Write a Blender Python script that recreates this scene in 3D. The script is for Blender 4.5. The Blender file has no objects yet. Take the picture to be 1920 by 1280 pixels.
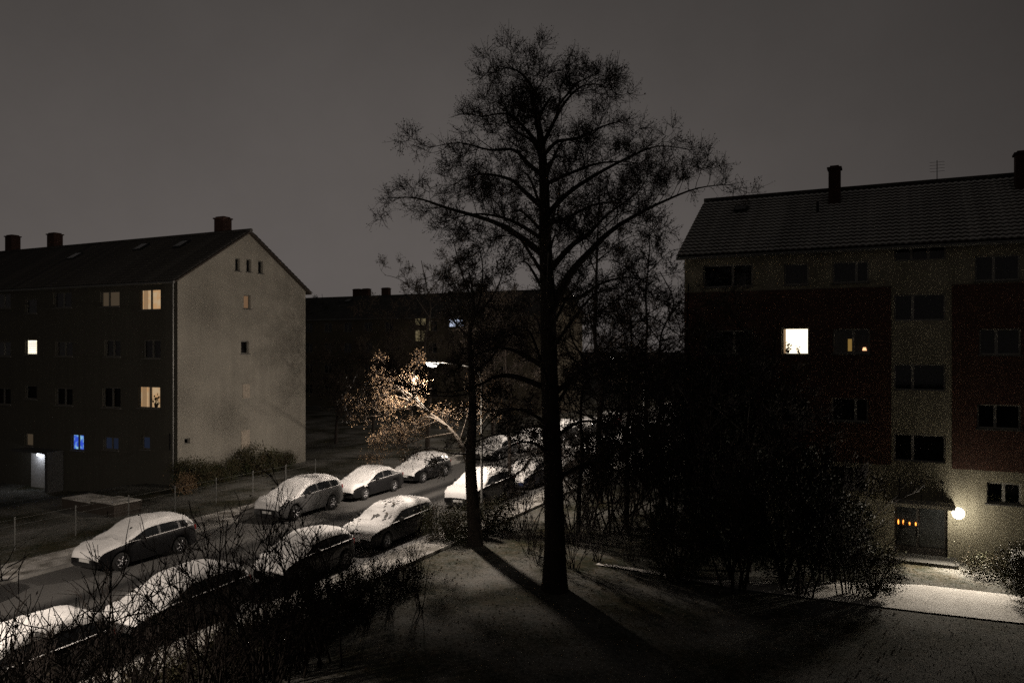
import bpy, math, random
from mathutils import Vector, Matrix
R_ = math.radians
# ------------------------------------------------------------------ camera, sky, exposure
scene = bpy.context.scene
col = scene.collection
YAW = R_(26.1); FPX = 1450.0; CAMZ = 7.85; HOR = 652.0
FW = Vector((-math.sin(YAW), math.cos(YAW), 0)); RT = Vector((math.cos(YAW), math.sin(YAW), 0))
cam_d = bpy.data.cameras.new('camera'); cam = bpy.data.objects.new('camera', cam_d); col.objects.link(cam)
cam.location = (0, 0, CAMZ); cam.rotation_euler = (R_(90), 0, YAW)
cam_d.sensor_width = 36; cam_d.lens = 36 * FPX / 1920; cam_d.shift_y = (HOR - 640) / 1920
cam_d.clip_start = .1; cam_d.clip_end = 3000
scene.camera = cam
world = bpy.data.worlds.new('World'); scene.world = world; world.use_nodes = True
wn = world.node_tree.nodes; wl = world.node_tree.links
wn.clear()
wo = wn.new('ShaderNodeOutputWorld'); wb = wn.new('ShaderNodeBackground'); wl.new(wb.outputs[0], wo.inputs[0])
tc = wn.new('ShaderNodeTexCoord')
sx = wn.new('ShaderNodeSeparateXYZ'); wl.new(tc.outputs['Generated'], sx.inputs[0])
# town glow under a closed cloud deck: brightest low in the north-west, fading to the zenith
rmp = wn.new('ShaderNodeValToRGB'); wl.new(sx.outputs[2], rmp.inputs[0])
e = rmp.color_ramp.elements
e[0].position = 0.0; e[0].color = (.116, .103, .097, 1)
e[1].position = 1.0; e[1].color = (.030, .028, .026, 1)
for p_, c_ in ((.10, (.110, .0975, .0915, 1)), (.25, (.090, .080, .075, 1)), (.45, (.064, .0575, .054, 1))):
    k_ = e.new(p_); k_.color = c_
dt = wn.new('ShaderNodeVectorMath'); dt.operation = 'DOT_PRODUCT'; wl.new(tc.outputs['Generated'], dt.inputs[0])
gl = (FW + RT * -.20 + Vector((0, 0, .12))).normalized(); dt.inputs[1].default_value = gl
mr = wn.new('ShaderNodeMapRange'); wl.new(dt.outputs['Value'], mr.inputs[0])
mr.inputs[1].default_value = .62; mr.inputs[2].default_value = .98; mr.inputs[3].default_value = .36; mr.inputs[4].default_value = 1.0
nz = wn.new('ShaderNodeTexNoise'); nz.inputs['Scale'].default_value = 3.5; nz.inputs['Detail'].default_value = 9; nz.inputs['Roughness'].default_value = .62
wl.new(tc.outputs['Generated'], nz.inputs['Vector'])
m2 = wn.new('ShaderNodeMapRange'); wl.new(nz.outputs[0], m2.inputs[0]); m2.inputs[3].default_value = .80; m2.inputs[4].default_value = 1.20
mu = wn.new('ShaderNodeMath'); mu.operation = 'MULTIPLY'; wl.new(mr.outputs[0], mu.inputs[0]); wl.new(m2.outputs[0], mu.inputs[1])
wl.new(rmp.outputs[0], wb.inputs[0]); wl.new(mu.outputs[0], wb.inputs[1])
vs = scene.view_settings
vs.view_transform = 'Standard'; vs.look = 'None'; vs.exposure = 0.0; vs.gamma = 1.0; vs.use_curve_mapping = False
LAMP_W = 5400.0
scene.cycles.use_denoising = False
scene.cycles.max_bounces = 5; scene.cycles.transparent_max_bounces = 12
scene.cycles.sample_clamp_indirect = 1.0; scene.cycles.sample_clamp_direct = 40.0

# ------------------------------------------------------------------ helpers
def at(px, py, d):
    return Vector((0, 0, CAMZ)) + FW * d + RT * ((px - 960) / FPX * d) + Vector((0, 0, (HOR - py) / FPX * d))
def on_y(px, y):                       # world x where column px meets the plane Y=y, and its depth
    t = (px - 960) / FPX; d = y / (FW.y + RT.y * t); return d * (FW.x + RT.x * t), d
def on_x(px, x):
    t = (px - 960) / FPX; d = x / (FW.x + RT.x * t); return d * (FW.y + RT.y * t), d
def zat(py, d): return CAMZ + (HOR - py) * d / FPX
def sstep(a, b, x):
    t = max(0., min(1., (x - a) / (b - a))); return t * t * (3 - 2 * t)
def gz(x, y):
    return -1.05 * sstep(-38, -46, x) * sstep(60, 45, y) - .40 * sstep(-10.5, -4, x) * sstep(6, 16, y)

def nodes(m):
    m.use_nodes = True
    nt = m.node_tree; return nt, nt.nodes['Principled BSDF']
MATS = {}
def mat(name, c, rough=.8, var=.25, scale=6.0, c2=None, bump=0.0, spec=.3, metal=0.0, bscale=None):
    if name in MATS: return MATS[name]
    m = bpy.data.materials.new(name); nt, b = nodes(m)
    b.inputs['Roughness'].default_value = rough; b.inputs['Metallic'].default_value = metal
    b.inputs['Specular IOR Level'].default_value = spec
    t = nt.nodes.new('ShaderNodeTexCoord'); n = nt.nodes.new('ShaderNodeTexNoise')
    n.inputs['Scale'].default_value = scale; n.inputs['Detail'].default_value = 6
    nt.links.new(t.outputs['Object'], n.inputs['Vector'])
    r = nt.nodes.new('ShaderNodeValToRGB'); nt.links.new(n.outputs[0], r.inputs[0])
    a = c2 or tuple(v * (1 - var) for v in c)
    r.color_ramp.elements[0].position = .35; r.color_ramp.elements[0].color = (*a, 1)
    r.color_ramp.elements[1].position = .65; r.color_ramp.elements[1].color = (*c, 1)
    nt.links.new(r.outputs[0], b.inputs['Base Color'])
    if bump:
        n2 = nt.nodes.new('ShaderNodeTexNoise'); n2.inputs['Scale'].default_value = bscale or scale * 6; n2.inputs['Detail'].default_value = 4
        nt.links.new(t.outputs['Object'], n2.inputs['Vector'])
        bp = nt.nodes.new('ShaderNodeBump'); bp.inputs['Strength'].default_value = bump; bp.inputs['Distance'].default_value = .05
        nt.links.new(n2.outputs[0], bp.inputs['Height']); nt.links.new(bp.outputs[0], b.inputs['Normal'])
    MATS[name] = m; return m
def emit(name, c, s, c2=None, scale=2.0):
    if name in MATS: return MATS[name]
    m = bpy.data.materials.new(name); m.use_nodes = True; nt = m.node_tree; nt.nodes.clear()
    o = nt.nodes.new('ShaderNodeOutputMaterial'); em = nt.nodes.new('ShaderNodeEmission')
    nt.links.new(em.outputs[0], o.inputs[0]); em.inputs[0].default_value = (*c, 1); em.inputs[1].default_value = s
    if c2:
        t = nt.nodes.new('ShaderNodeTexCoord'); n = nt.nodes.new('ShaderNodeTexNoise'); n.inputs['Scale'].default_value = scale
        nt.links.new(t.outputs['Object'], n.inputs['Vector'])
        r = nt.nodes.new('ShaderNodeValToRGB'); nt.links.new(n.outputs[0], r.inputs[0])
        r.color_ramp.elements[0].position = .4; r.color_ramp.elements[0].color = (*c, 1)
        r.color_ramp.elements[1].position = .6; r.color_ramp.elements[1].color = (*c2, 1)
        nt.links.new(r.outputs[0], em.inputs[0])
    m.cycles.emission_sampling = 'AUTO' if s > 10 else 'NONE'      # only the lamps' own glass is sampled as a light
    MATS[name] = m; return m
def glassmat(name, see=True):
    m = bpy.data.materials.new(name); m.use_nodes = True; nt = m.node_tree; nt.nodes.clear()
    o = nt.nodes.new('ShaderNodeOutputMaterial'); mx = nt.nodes.new('ShaderNodeMixShader'); nt.links.new(mx.outputs[0], o.inputs[0])
    lw = nt.nodes.new('ShaderNodeLayerWeight'); pw = nt.nodes.new('ShaderNodeMath'); pw.operation = 'POWER'; pw.inputs[1].default_value = 4.0
    nt.links.new(lw.outputs['Facing'], pw.inputs[0]); ma = nt.nodes.new('ShaderNodeMath'); ma.operation = 'MULTIPLY_ADD'; ma.inputs[1].default_value = .9; ma.inputs[2].default_value = .035
    nt.links.new(pw.outputs[0], ma.inputs[0]); nt.links.new(ma.outputs[0], mx.inputs[0])
    tr = nt.nodes.new('ShaderNodeBsdfTransparent'); g = nt.nodes.new('ShaderNodeBsdfGlossy'); g.inputs['Roughness'].default_value = .04
    tr.inputs[0].default_value = (.9, .9, .9, 1)
    nt.links.new(tr.outputs[0], mx.inputs[1]); nt.links.new(g.outputs[0], mx.inputs[2])
    return m

class MB:
    def __init__(s): s.v = []; s.f = []; s.m = []
    def face(s, pts, mi=0):
        b = len(s.v); s.v.extend(tuple(p) for p in pts); s.f.append(tuple(range(b, b + len(pts)))); s.m.append(mi)
    def box(s, x0, x1, y0, y1, z0, z1, mi=0):
        b = len(s.v)
        s.v += [(x0,y0,z0),(x1,y0,z0),(x1,y1,z0),(x0,y1,z0),(x0,y0,z1),(x1,y0,z1),(x1,y1,z1),(x0,y1,z1)]
        for q in ((3,2,1,0),(4,5,6,7),(0,1,5,4),(1,2,6,5),(2,3,7,6),(3,0,4,7)):
            s.f.append(tuple(b + i for i in q)); s.m.append(mi)
    def tube(s, pts, rad, k=6, mi=0, cap=True):
        pts = [Vector(p) for p in pts]; b = len(s.v); n = len(pts)
        ref = None
        for i, p in enumerate(pts):
            t = (pts[min(i + 1, n - 1)] - pts[max(i - 1, 0)])
            if t.length < 1e-6: t = Vector((0, 0, 1))
            t.normalize()
            if ref is None: ref = t.orthogonal().normalized()
            u = (ref - t * ref.dot(t))
            u = u.normalized() if u.length > 1e-4 else t.orthogonal().normalized()
            ref = u; w = t.cross(u); r = rad[i]
            for j in range(k):
                a = 2 * math.pi * j / k; q = p + u * (math.cos(a) * r) + w * (math.sin(a) * r); s.v.append((q.x, q.y, q.z))
        for i in range(n - 1):
            for j in range(k):
                s.f.append((b + i*k + j, b + i*k + (j+1) % k, b + (i+1)*k + (j+1) % k, b + (i+1)*k + j)); s.m.append(mi)
        if cap and k > 3:
            s.f.append(tuple(b + j for j in range(k))[::-1]); s.m.append(mi)
            s.f.append(tuple(b + (n-1)*k + j for j in range(k))); s.m.append(mi)
    def lathe(s, prof, axis='z', c=(0,0,0), k=20, mi=0):
        b = len(s.v)
        for r, h in prof:
            for j in range(k):
                a = 2 * math.pi * j / k; x, y = math.cos(a) * r, math.sin(a) * r
                p = (x, y, h) if axis == 'z' else ((h, x, y) if axis == 'x' else (x, h, y))
                s.v.append((p[0]+c[0], p[1]+c[1], p[2]+c[2]))
        for i in range(len(prof) - 1):
            for j in range(k):
                s.f.append((b+i*k+j, b+i*k+(j+1)%k, b+(i+1)*k+(j+1)%k, b+(i+1)*k+j)); s.m.append(mi)
    def leaf(s, p, size, rng, mi=0):
        a = Vector((rng.gauss(0,1), rng.gauss(0,1), rng.gauss(0,1))).normalized(); u = a.orthogonal().normalized(); w = a.cross(u)
        l = size * rng.uniform(.6, 1.3); q = l * .55
        s.face((p - u*l*.5, p + w*q*.5, p + u*l*.5, p - w*q*.5), mi)
    def mesh(s, name, mats, smooth=False):
        me = bpy.data.meshes.new(name); me.from_pydata(s.v, [], s.f)
        for m in (mats if isinstance(mats, (list, tuple)) else [mats]): me.materials.append(m)
        if any(s.m): me.polygons.foreach_set('material_index', s.m)
        if smooth: me.polygons.foreach_set('use_smooth', [True] * len(me.polygons))
        me.update(); return me
    def obj(s, name, mats, parent=None, smooth=False): return mobj(name, s.mesh(name, mats, smooth), parent)
def mobj(name, me, parent=None, loc=None):
    o = bpy.data.objects.new(name, me); col.objects.link(o)
    if parent: o.parent = parent
    if loc is not None: o.location = loc
    return o
def tag(o, label=None, cat=None, group=None, kind=None):
    if label: o['label'] = label
    if cat: o['category'] = cat
    if group: o['group'] = group
    if kind: o['kind'] = kind
    return o
def empty(name, loc, rz=0, label=None, cat=None, group=None, sc=1.0):
    o = bpy.data.objects.new(name, None); col.objects.link(o); o.location = loc; o.rotation_euler = (0, 0, rz)
    o.scale = (sc, sc, sc); o.empty_display_size = .2
    return tag(o, label, cat, group)
def copy_tree(o, parent=None):
    c = o.copy(); col.objects.link(c); c.parent = parent
    for ch in list(o.children): copy_tree(ch, c)
    return c
def pointlight(name, loc, w, c, r, parent=None):
    l = bpy.data.lights.new(name, 'POINT'); l.energy = w; l.color = c; l.shadow_soft_size = r
    o = bpy.data.objects.new(name, l); col.objects.link(o); o.location = loc
    if parent: o.parent = parent
    return o

# ------------------------------------------------------------------ materials
def ground_mat():
    m = bpy.data.materials.new('lawn'); nt, b = nodes(m); L = nt.links.new; N = nt.nodes.new
    t = N('ShaderNodeTexCoord')
    n1 = N('ShaderNodeTexNoise'); n1.inputs['Scale'].default_value = .35; n1.inputs['Detail'].default_value = 3
    n2 = N('ShaderNodeTexNoise'); n2.inputs['Scale'].default_value = 9; n2.inputs['Detail'].default_value = 8; n2.inputs['Roughness'].default_value = .75
    n3 = N('ShaderNodeTexNoise'); n3.inputs['Scale'].default_value = 2.2; n3.inputs['Detail'].default_value = 5
    for n in (n1, n2, n3): L(t.outputs['Object'], n.inputs['Vector'])
    r = N('ShaderNodeValToRGB'); L(n3.outputs[0], r.inputs[0])
    r.color_ramp.elements[0].position = .35; r.color_ramp.elements[0].color = (.016, .020, .008, 1)
    r.color_ramp.elements[1].position = .7; r.color_ramp.elements[1].color = (.055, .045, .025, 1)
    ad = N('ShaderNodeMath'); ad.operation = 'ADD'; L(n1.outputs[0], ad.inputs[0]); L(n2.outputs[0], ad.inputs[1])
    sr = N('ShaderNodeMapRange'); L(ad.outputs[0], sr.inputs[0]); sr.inputs[1].default_value = .86; sr.inputs[2].default_value = 1.22; sr.inputs[4].default_value = .42
    mx = N('ShaderNodeMix'); mx.data_type = 'RGBA'; L(sr.outputs[0], mx.inputs['Factor']); L(r.outputs[0], mx.inputs['A']); mx.inputs['B'].default_value = (.42, .41, .40, 1)
    L(mx.outputs['Result'], b.inputs['Base Color']); b.inputs['Roughness'].default_value = .95; b.inputs['Specular IOR Level'].default_value = .1
    bp = N('ShaderNodeBump'); bp.inputs['Strength'].default_value = .5; bp.inputs['Distance'].default_value = .05; L(n2.outputs[0], bp.inputs['Height']); L(bp.outputs[0], b.inputs['Normal'])
    return m
def brick_mat():
    m = bpy.data.materials.new('brick'); nt, b = nodes(m); L = nt.links.new; N = nt.nodes.new
    t = N('ShaderNodeTexCoord'); mp = N('ShaderNodeMapping'); L(t.outputs['Object'], mp.inputs[0]); mp.inputs['Rotation'].default_value = (R_(90), 0, 0)
    k = N('ShaderNodeTexBrick'); L(mp.outputs[0], k.inputs['Vector']); k.inputs['Scale'].default_value = 1
    k.inputs['Brick Width'].default_value = .25; k.inputs['Row Height'].default_value = .077; k.inputs['Mortar Size'].default_value = .006
    k.inputs['Color1'].default_value = (.10, .042, .026, 1); k.inputs['Color2'].default_value = (.07, .03, .02, 1); k.inputs['Mortar'].default_value = (.09, .07, .055, 1)
    L(k.outputs[0], b.inputs['Base Color']); b.inputs['Roughness'].default_value = .9
    return m
def wall_mat(name, c, dark=.62):
    m = bpy.data.materials.new(name); nt, b = nodes(m); L = nt.links.new; N = nt.nodes.new
    b.inputs['Roughness'].default_value = .95; b.inputs['Specular IOR Level'].default_value = .15
    t = N('ShaderNodeTexCoord'); mp = N('ShaderNodeMapping'); L(t.outputs['Object'], mp.inputs[0]); mp.inputs['Scale'].default_value = (2.6, 2.6, .22)
    n1 = N('ShaderNodeTexNoise'); n1.inputs['Scale'].default_value = 1.0; n1.inputs['Detail'].default_value = 7; L(mp.outputs[0], n1.inputs['Vector'])
    n2 = N('ShaderNodeTexNoise'); n2.inputs['Scale'].default_value = .7; n2.inputs['Detail'].default_value = 8; n2.inputs['Roughness'].default_value = .7; L(t.outputs['Object'], n2.inputs['Vector'])
    ad = N('ShaderNodeMath'); ad.operation = 'ADD'; L(n1.outputs[0], ad.inputs[0]); L(n2.outputs[0], ad.inputs[1])
    r = N('ShaderNodeMapRange'); L(ad.outputs[0], r.inputs[0]); r.inputs[1].default_value = .75; r.inputs[2].default_value = 1.25
    mx = N('ShaderNodeMix'); mx.data_type = 'RGBA'; L(r.outputs[0], mx.inputs['Factor']); mx.inputs['A'].default_value = (*[v*dark for v in c], 1); mx.inputs['B'].default_value = (*c, 1)
    L(mx.outputs['Result'], b.inputs['Base Color'])
    n3 = N('ShaderNodeTexNoise'); n3.inputs['Scale'].default_value = 38; n3.inputs['Detail'].default_value = 3; L(t.outputs['Object'], n3.inputs['Vector'])
    bp = N('ShaderNodeBump'); bp.inputs['Strength'].default_value = .5; bp.inputs['Distance'].default_value = .03; L(n3.outputs[0], bp.inputs['Height']); L(bp.outputs[0], b.inputs['Normal'])
    return m
def road_mat():
    m = bpy.data.materials.new('asphalt'); nt, b = nodes(m); L = nt.links.new; N = nt.nodes.new
    t = N('ShaderNodeTexCoord'); sp = N('ShaderNodeSeparateXYZ'); L(t.outputs['Object'], sp.inputs[0])
    def mth(op, a, v, v2=None):
        n = N('ShaderNodeMath'); n.operation = op; L(a, n.inputs[0])
        if hasattr(v, 'type'): L(v, n.inputs[1])
        elif v is not None: n.inputs[1].default_value = v
        return n.outputs[0]
    d = mth('ABSOLUTE', mth('SUBTRACT', mth('ABSOLUTE', mth('ADD', sp.outputs[0], 22.0), None), .78), None)
    mp = N('ShaderNodeMapping'); L(t.outputs['Object'], mp.inputs[0]); mp.inputs['Scale'].default_value = (1.6, .35, 1)
    n = N('ShaderNodeTexNoise'); n.inputs['Scale'].default_value = 1.2; n.inputs['Detail'].default_value = 8; n.inputs['Roughness'].default_value = .7; L(mp.outputs[0], n.inputs['Vector'])
    q = mth('ADD', d, mth('MULTIPLY', n.outputs[0], .9))
    r = N('ShaderNodeMapRange'); L(q, r.inputs[0]); r.inputs[1].default_value = .62; r.inputs[2].default_value = 1.15
    mx = N('ShaderNodeMix'); mx.data_type = 'RGBA'; L(r.outputs[0], mx.inputs['Factor']); mx.inputs['A'].default_value = (.015, .0145, .014, 1); mx.inputs['B'].default_value = (.10, .097, .093, 1)
    L(mx.outputs['Result'], b.inputs['Base Color']); b.inputs['Roughness'].default_value = .7
    n3 = N('ShaderNodeTexNoise'); n3.inputs['Scale'].default_value = 25; n3.inputs['Detail'].default_value = 5; L(t.outputs['Object'], n3.inputs['Vector'])
    bp = N('ShaderNodeBump'); bp.inputs['Strength'].default_value = .5; bp.inputs['Distance'].default_value = .04; L(n3.outputs[0], bp.inputs['Height']); L(bp.outputs[0], b.inputs['Normal'])
    return m
def frost_mat():
    # dusting of frost on each tile course: the lower lip of the course stays bare
    m = bpy.data.materials.new('frosted_tile'); nt, b = nodes(m); L = nt.links.new; N = nt.nodes.new
    t = N('ShaderNodeTexCoord'); sp = N('ShaderNodeSeparateXYZ'); L(t.outputs['Object'], sp.inputs[0])
    n = N('ShaderNodeTexNoise'); n.inputs['Scale'].default_value = 3.0; n.inputs['Detail'].default_value = 6; L(t.outputs['Object'], n.inputs['Vector'])
    ma = N('ShaderNodeMath'); ma.operation = 'MULTIPLY_ADD'; L(n.outputs[0], ma.inputs[0]); ma.inputs[1].default_value = .30; L(sp.outputs[1], ma.inputs[2])
    r = N('ShaderNodeMapRange'); L(ma.outputs[0], r.inputs[0]); r.inputs[1].default_value = .20; r.inputs[2].default_value = .34
    mx = N('ShaderNodeMix'); mx.data_type = 'RGBA'; L(r.outputs[0], mx.inputs['Factor']); mx.inputs['A'].default_value = (.06, .052, .046, 1); mx.inputs['B'].default_value = (.62, .61, .58, 1)
    L(mx.outputs['Result'], b.inputs['Base Color']); b.inputs['Roughness'].default_value = .9
    return m
M_GROUND = ground_mat(); M_BRICK = brick_mat()
M_SNOW = mat('snow', (.80, .79, .78), .75, .06, 3, bump=.35, bscale=14)
M_SNOWG = mat('trodden_snow', (.52, .50, .47), .85, .3, 1.6, c2=(.16, .15, .13), bump=.5, bscale=20)
M_ROAD = road_mat()
M_KERB = mat('concrete_kerb', (.34, .33, .31), .9, .3, 3)
M_PATH = mat('path_snow', (.80, .77, .73), .85, .15, 1.3, c2=(.6, .57, .53), bump=.5, bscale=16)
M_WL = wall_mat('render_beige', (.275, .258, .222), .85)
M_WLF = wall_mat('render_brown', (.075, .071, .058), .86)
M_WR = wall_mat('render_cream', (.34, .315, .235), .75)
M_WFAR = mat('render_drab', (.085, .073, .052), .95, .15, .5)
M_FROST = frost_mat()
M_TILE = mat('roof_tile', (.085, .080, .074), .9, .4, 1.7, c2=(.045, .042, .04), bump=.2, bscale=30)
M_CHIM = mat('chimney_brick', (.075, .04, .03), .95, .3, 5, bump=.3)
M_TRIM = mat('fascia_wood', (.05, .04, .032), .8)
M_FRAME = mat('window_frame', (.13, .125, .11), .5, .08)
M_SILL = mat('window_sill', (.13, .125, .115), .7)
M_DARK = mat('dark_room', (.012, .011, .012), .9)
M_GLASS = glassmat('window_glass')
M_METAL = mat('lamp_metal', (.20, .20, .19), .5, .15, metal=.6)
M_DARKMETAL = mat('dark_metal', (.03, .03, .03), .5)
M_BARK = mat('bark', (.030, .023, .018), .95, .45, 4, bump=.7, bscale=22)
M_BARK2 = mat('pale_bark', (.13, .105, .08), .95, .4, 4, bump=.6, bscale=22)
M_TWIG = mat('twig', (.030, .022, .018), .95, .3)
M_LEAFD = mat('withered_leaf', (.036, .027, .016), .8, .4, 1.2)
M_LEAFO = mat('orange_leaf', (.25, .165, .09), .7, .5, 1.5, c2=(.18, .12, .07))
M_EVER = mat('evergreen_leaf', (.022, .032, .013), .65, .5, 2)
M_HEDGE = mat('hedge_leaf', (.038, .045, .018), .7, .5, 2, c2=(.05, .035, .016))
M_GRASS = mat('grass_blade', (.10, .095, .07), .8, .5, .8, c2=(.14, .13, .11))
E_WARM = emit('room_warm', (1.0, .58, .27), .60, (1.0, .72, .42), 2.2)
E_WARM2 = emit('room_soft', (1.0, .66, .36), .55, (1.0, .72, .45), 1.5)
E_CURT = emit('curtain_glow', (1.0, .62, .32), .34)
E_WHITE = emit('room_bright', (1.0, .86, .62), 2.6, (1.0, .92, .74), 1.2)
E_DIM = emit('room_dim', (.8, .58, .36), .085)
E_DIMO = emit('room_dim_orange', (.9, .52, .28), .22)
E_BLUE = emit('television_glow', (.05, .12, .9), .9, (.35, .75, 1.0), 3.5)
E_DIMB = emit('room_dim_blue', (.12, .16, .30), .10)
E_COLD = emit('room_cold', (.70, .78, 1.0), 1.3)
E_FAR = emit('room_far', (.9, .72, .36), .17, (1.0, .8, .45), 2)
E_LENS = emit('lamp_lens', (1.0, .93, .82), 14)
E_GLOBE = emit('globe_glow', (1.0, .92, .78), 14)
E_ORANGE = emit('orange_bulb', (1.0, .32, .05), 3.2)

# ------------------------------------------------------------------ ground, street
def axis_pts(lo, hi, f0, f1, fine, coarse):
    p = [lo]
    while p[-1] < hi: p.append(p[-1] + (fine if f0 <= p[-1] < f1 else coarse))
    return p
xs = axis_pts(-600, 600, -60, 30, 1.5, 30); ys = axis_pts(-120, 1400, 0, 66, 1.5, 30)
g = MB(); rg = random.Random(5)
for y in ys:
    for x in xs: g.v.append((x, y, gz(x, y)))
nx = len(xs)
for j in range(len(ys) - 1):
    for i in range(nx - 1): g.f.append((j*nx+i, j*nx+i+1, (j+1)*nx+i+1, (j+1)*nx+i)); g.m.append(0)
tag(g.obj('ground', M_GROUND, smooth=True), kind='structure')
Y0, Y1 = -60, 420
def strip(name, x0, x1, z0, z1, m):
    b = MB(); n = 60
    for k in range(n):
        ya, yb = Y0 + (Y1-Y0)*k/n, Y0 + (Y1-Y0)*(k+1)/n
        b.face(((x0,ya,z1),(x1,ya,z1),(x1,yb,z1),(x0,yb,z1)))
    if z1 - z0 > .02:
        b.face(((x0,Y0,z0),(x0,Y0,z1),(x0,Y1,z1),(x0,Y1,z0))); b.face(((x1,Y0,z0),(x1,Y1,z0),(x1,Y1,z1),(x1,Y0,z1)))
        b.face(((x0,Y0,z0),(x1,Y0,z0),(x1,Y0,z1),(x0,Y0,z1)))
    return tag(b.obj(name, m), kind='structure')
strip('road', -26.45, -17.0, 0, .006, M_ROAD)
strip('kerb', -17.0, -16.85, 0, .125, M_KERB); strip('kerb', -26.6, -26.45, 0, .125, M_KERB)
strip('pavement', -16.85, -15.6, 0, .115, M_SNOWG); strip('pavement', -28.5, -26.6, 0, .115, M_SNOWG)
# footpath in front of the entrance block
pth = MB(); pa = [(-9.6,26.5,26.75),(-6,27.05,27.35),(-2.5,27.2,29.2),(1,27.3,30.4),(5,27.6,30.5),(12,27.8,30.6)]
for (xa, a0, a1), (xb, b0, b1) in zip(pa, pa[1:]):
    n = 6
    for k in range(n):
        f0, f1 = k/n, (k+1)/n
        l = lambda a, b, f: a + (b-a)*f
        P = [(l(xa,xb,f0), l(a0,b0,f0)), (l(xa,xb,f1), l(a0,b0,f1)), (l(xa,xb,f1), l(a1,b1,f1)), (l(xa,xb,f0), l(a1,b1,f0))]
        pth.face([(x, y, gz(x, y) + .03) for x, y in P])
tag(pth.obj('path', M_PATH), kind='structure')

# ------------------------------------------------------------------ buildings
def wall_mesh(O, U, N, w, top, holes, depth=.22, v0=0.0):
    """wall in the plane through O along U with outward normal N; top(u) its upper edge; holes (u0,u1,v0,v1) get reveals"""
    O, U, N = Vector(O), Vector(U), Vector(N); Z = Vector((0,0,1)); b = MB()
    P = lambda u, v, d=0.0: O + U*u + Z*v - N*d
    cuts = sorted({0.0, w, w/2, *[h[0] for h in holes], *[h[1] for h in holes]})
    for ua, ub in zip(cuts, cuts[1:]):
        hs = sorted([h for h in holes if h[0] <= ua + 1e-6 and h[1] >= ub - 1e-6], key=lambda h: h[2]); v = v0
        for h in hs:
            b.face((P(ua,v),P(ub,v),P(ub,h[2]),P(ua,h[2]))); v = h[3]
        b.face((P(ua,v),P(ub,v),P(ub,top(ub)),P(ua,top(ua))))
    for (a, c, z0, z1) in holes:
        b.face((P(a,z0),P(c,z0),P(c,z0,depth),P(a,z0,depth))); b.face((P(a,z1),P(a,z1,depth),P(c,z1,depth),P(c,z1)))
        b.face((P(a,z0),P(a,z0,depth),P(a,z1,depth),P(a,z1))); b.face((P(c,z0),P(c,z1),P(c,z1,depth),P(c,z0,depth)))
    return b
def window(parent, O, U, N, h, splits=(.5,), room=None, curtains=(), blinds=False, sill=True, fm=None):
    """window in hole h; parts: frame (the window itself) > pane each, window_sill, room wall, curtain"""
    O, U, N = Vector(O), Vector(U), Vector(N); Z = Vector((0,0,1)); a, c, z0, z1 = h
    fm = fm or M_FRAME
    def bx(b, u0, u1, v0, v1, d0, d1):
        P = [O + U*u + Z*v - N*d for (u, v, d) in ((u0,v0,d0),(u1,v0,d0),(u1,v0,d1),(u0,v0,d1),(u0,v1,d0),(u1,v1,d0),(u1,v1,d1),(u0,v1,d1))]
        k = len(b.v); b.v += [tuple(p) for p in P]
        for q in ((3,2,1,0),(4,5,6,7),(0,1,5,4),(1,2,6,5),(2,3,7,6),(3,0,4,7)): b.f.append(tuple(k+i for i in q)); b.m.append(0)
    f = MB(); t = .06; d0, d1 = .10, .17
    bx(f, a, c, z0, z0+t, d0, d1); bx(f, a, c, z1-t, z1, d0, d1); bx(f, a, a+t, z0+t, z1-t, d0, d1); bx(f, c-t, c, z0+t, z1-t, d0, d1)
    us = [a+t]
    for s_ in splits:
        m_ = a + (c-a)*s_; bx(f, m_-.05, m_+.05, z0+t, z1-t, d0, d1); us += [m_-.05, m_+.05]
    us.append(c-t)
    wo_ = f.obj('window', fm, parent)
    for k in range(0, len(us), 2):
        p = MB(); bx(p, us[k]+.002, us[k+1]-.002, z0+t+.002, z1-t-.002, .13, .142); p.obj('pane', M_GLASS, wo_)
    if sill:
        s_ = MB(); bx(s_, a-.06, c+.06, z0-.05, z0-.003, -.09, .10); s_.obj('window_sill', M_SILL, wo_)
    r = MB(); bx(r, a-.55, c+.4, z0-.3, z1+.3, .55, .6); r.obj('room_wall', room or M_DARK, wo_)
    for (u0, u1, mm) in curtains:
        q = MB(); n = 9
        for i in range(n):
            ua, ub = a+(c-a)*(u0+(u1-u0)*i/n), a+(c-a)*(u0+(u1-u0)*(i+1)/n)
            da, db = .27+.03*(i%2), .27+.03*((i+1)%2)
            q.face([O+U*ua+Z*z0-N*da, O+U*ub+Z*z0-N*db, O+U*ub+Z*z1-N*db, O+U*ua+Z*z1-N*da])
        q.obj('curtain', mm, wo_)
    if blinds:
        n = int((z1-z0)/.12)
        for i in range(n):
            q = MB(); v = z0+t+.02+i*.12
            bx(q, a+t, c-t, v, v+.035, .19, .215); q.obj('blind_slat', M_FRAME, wo_)
    return wo_
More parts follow.
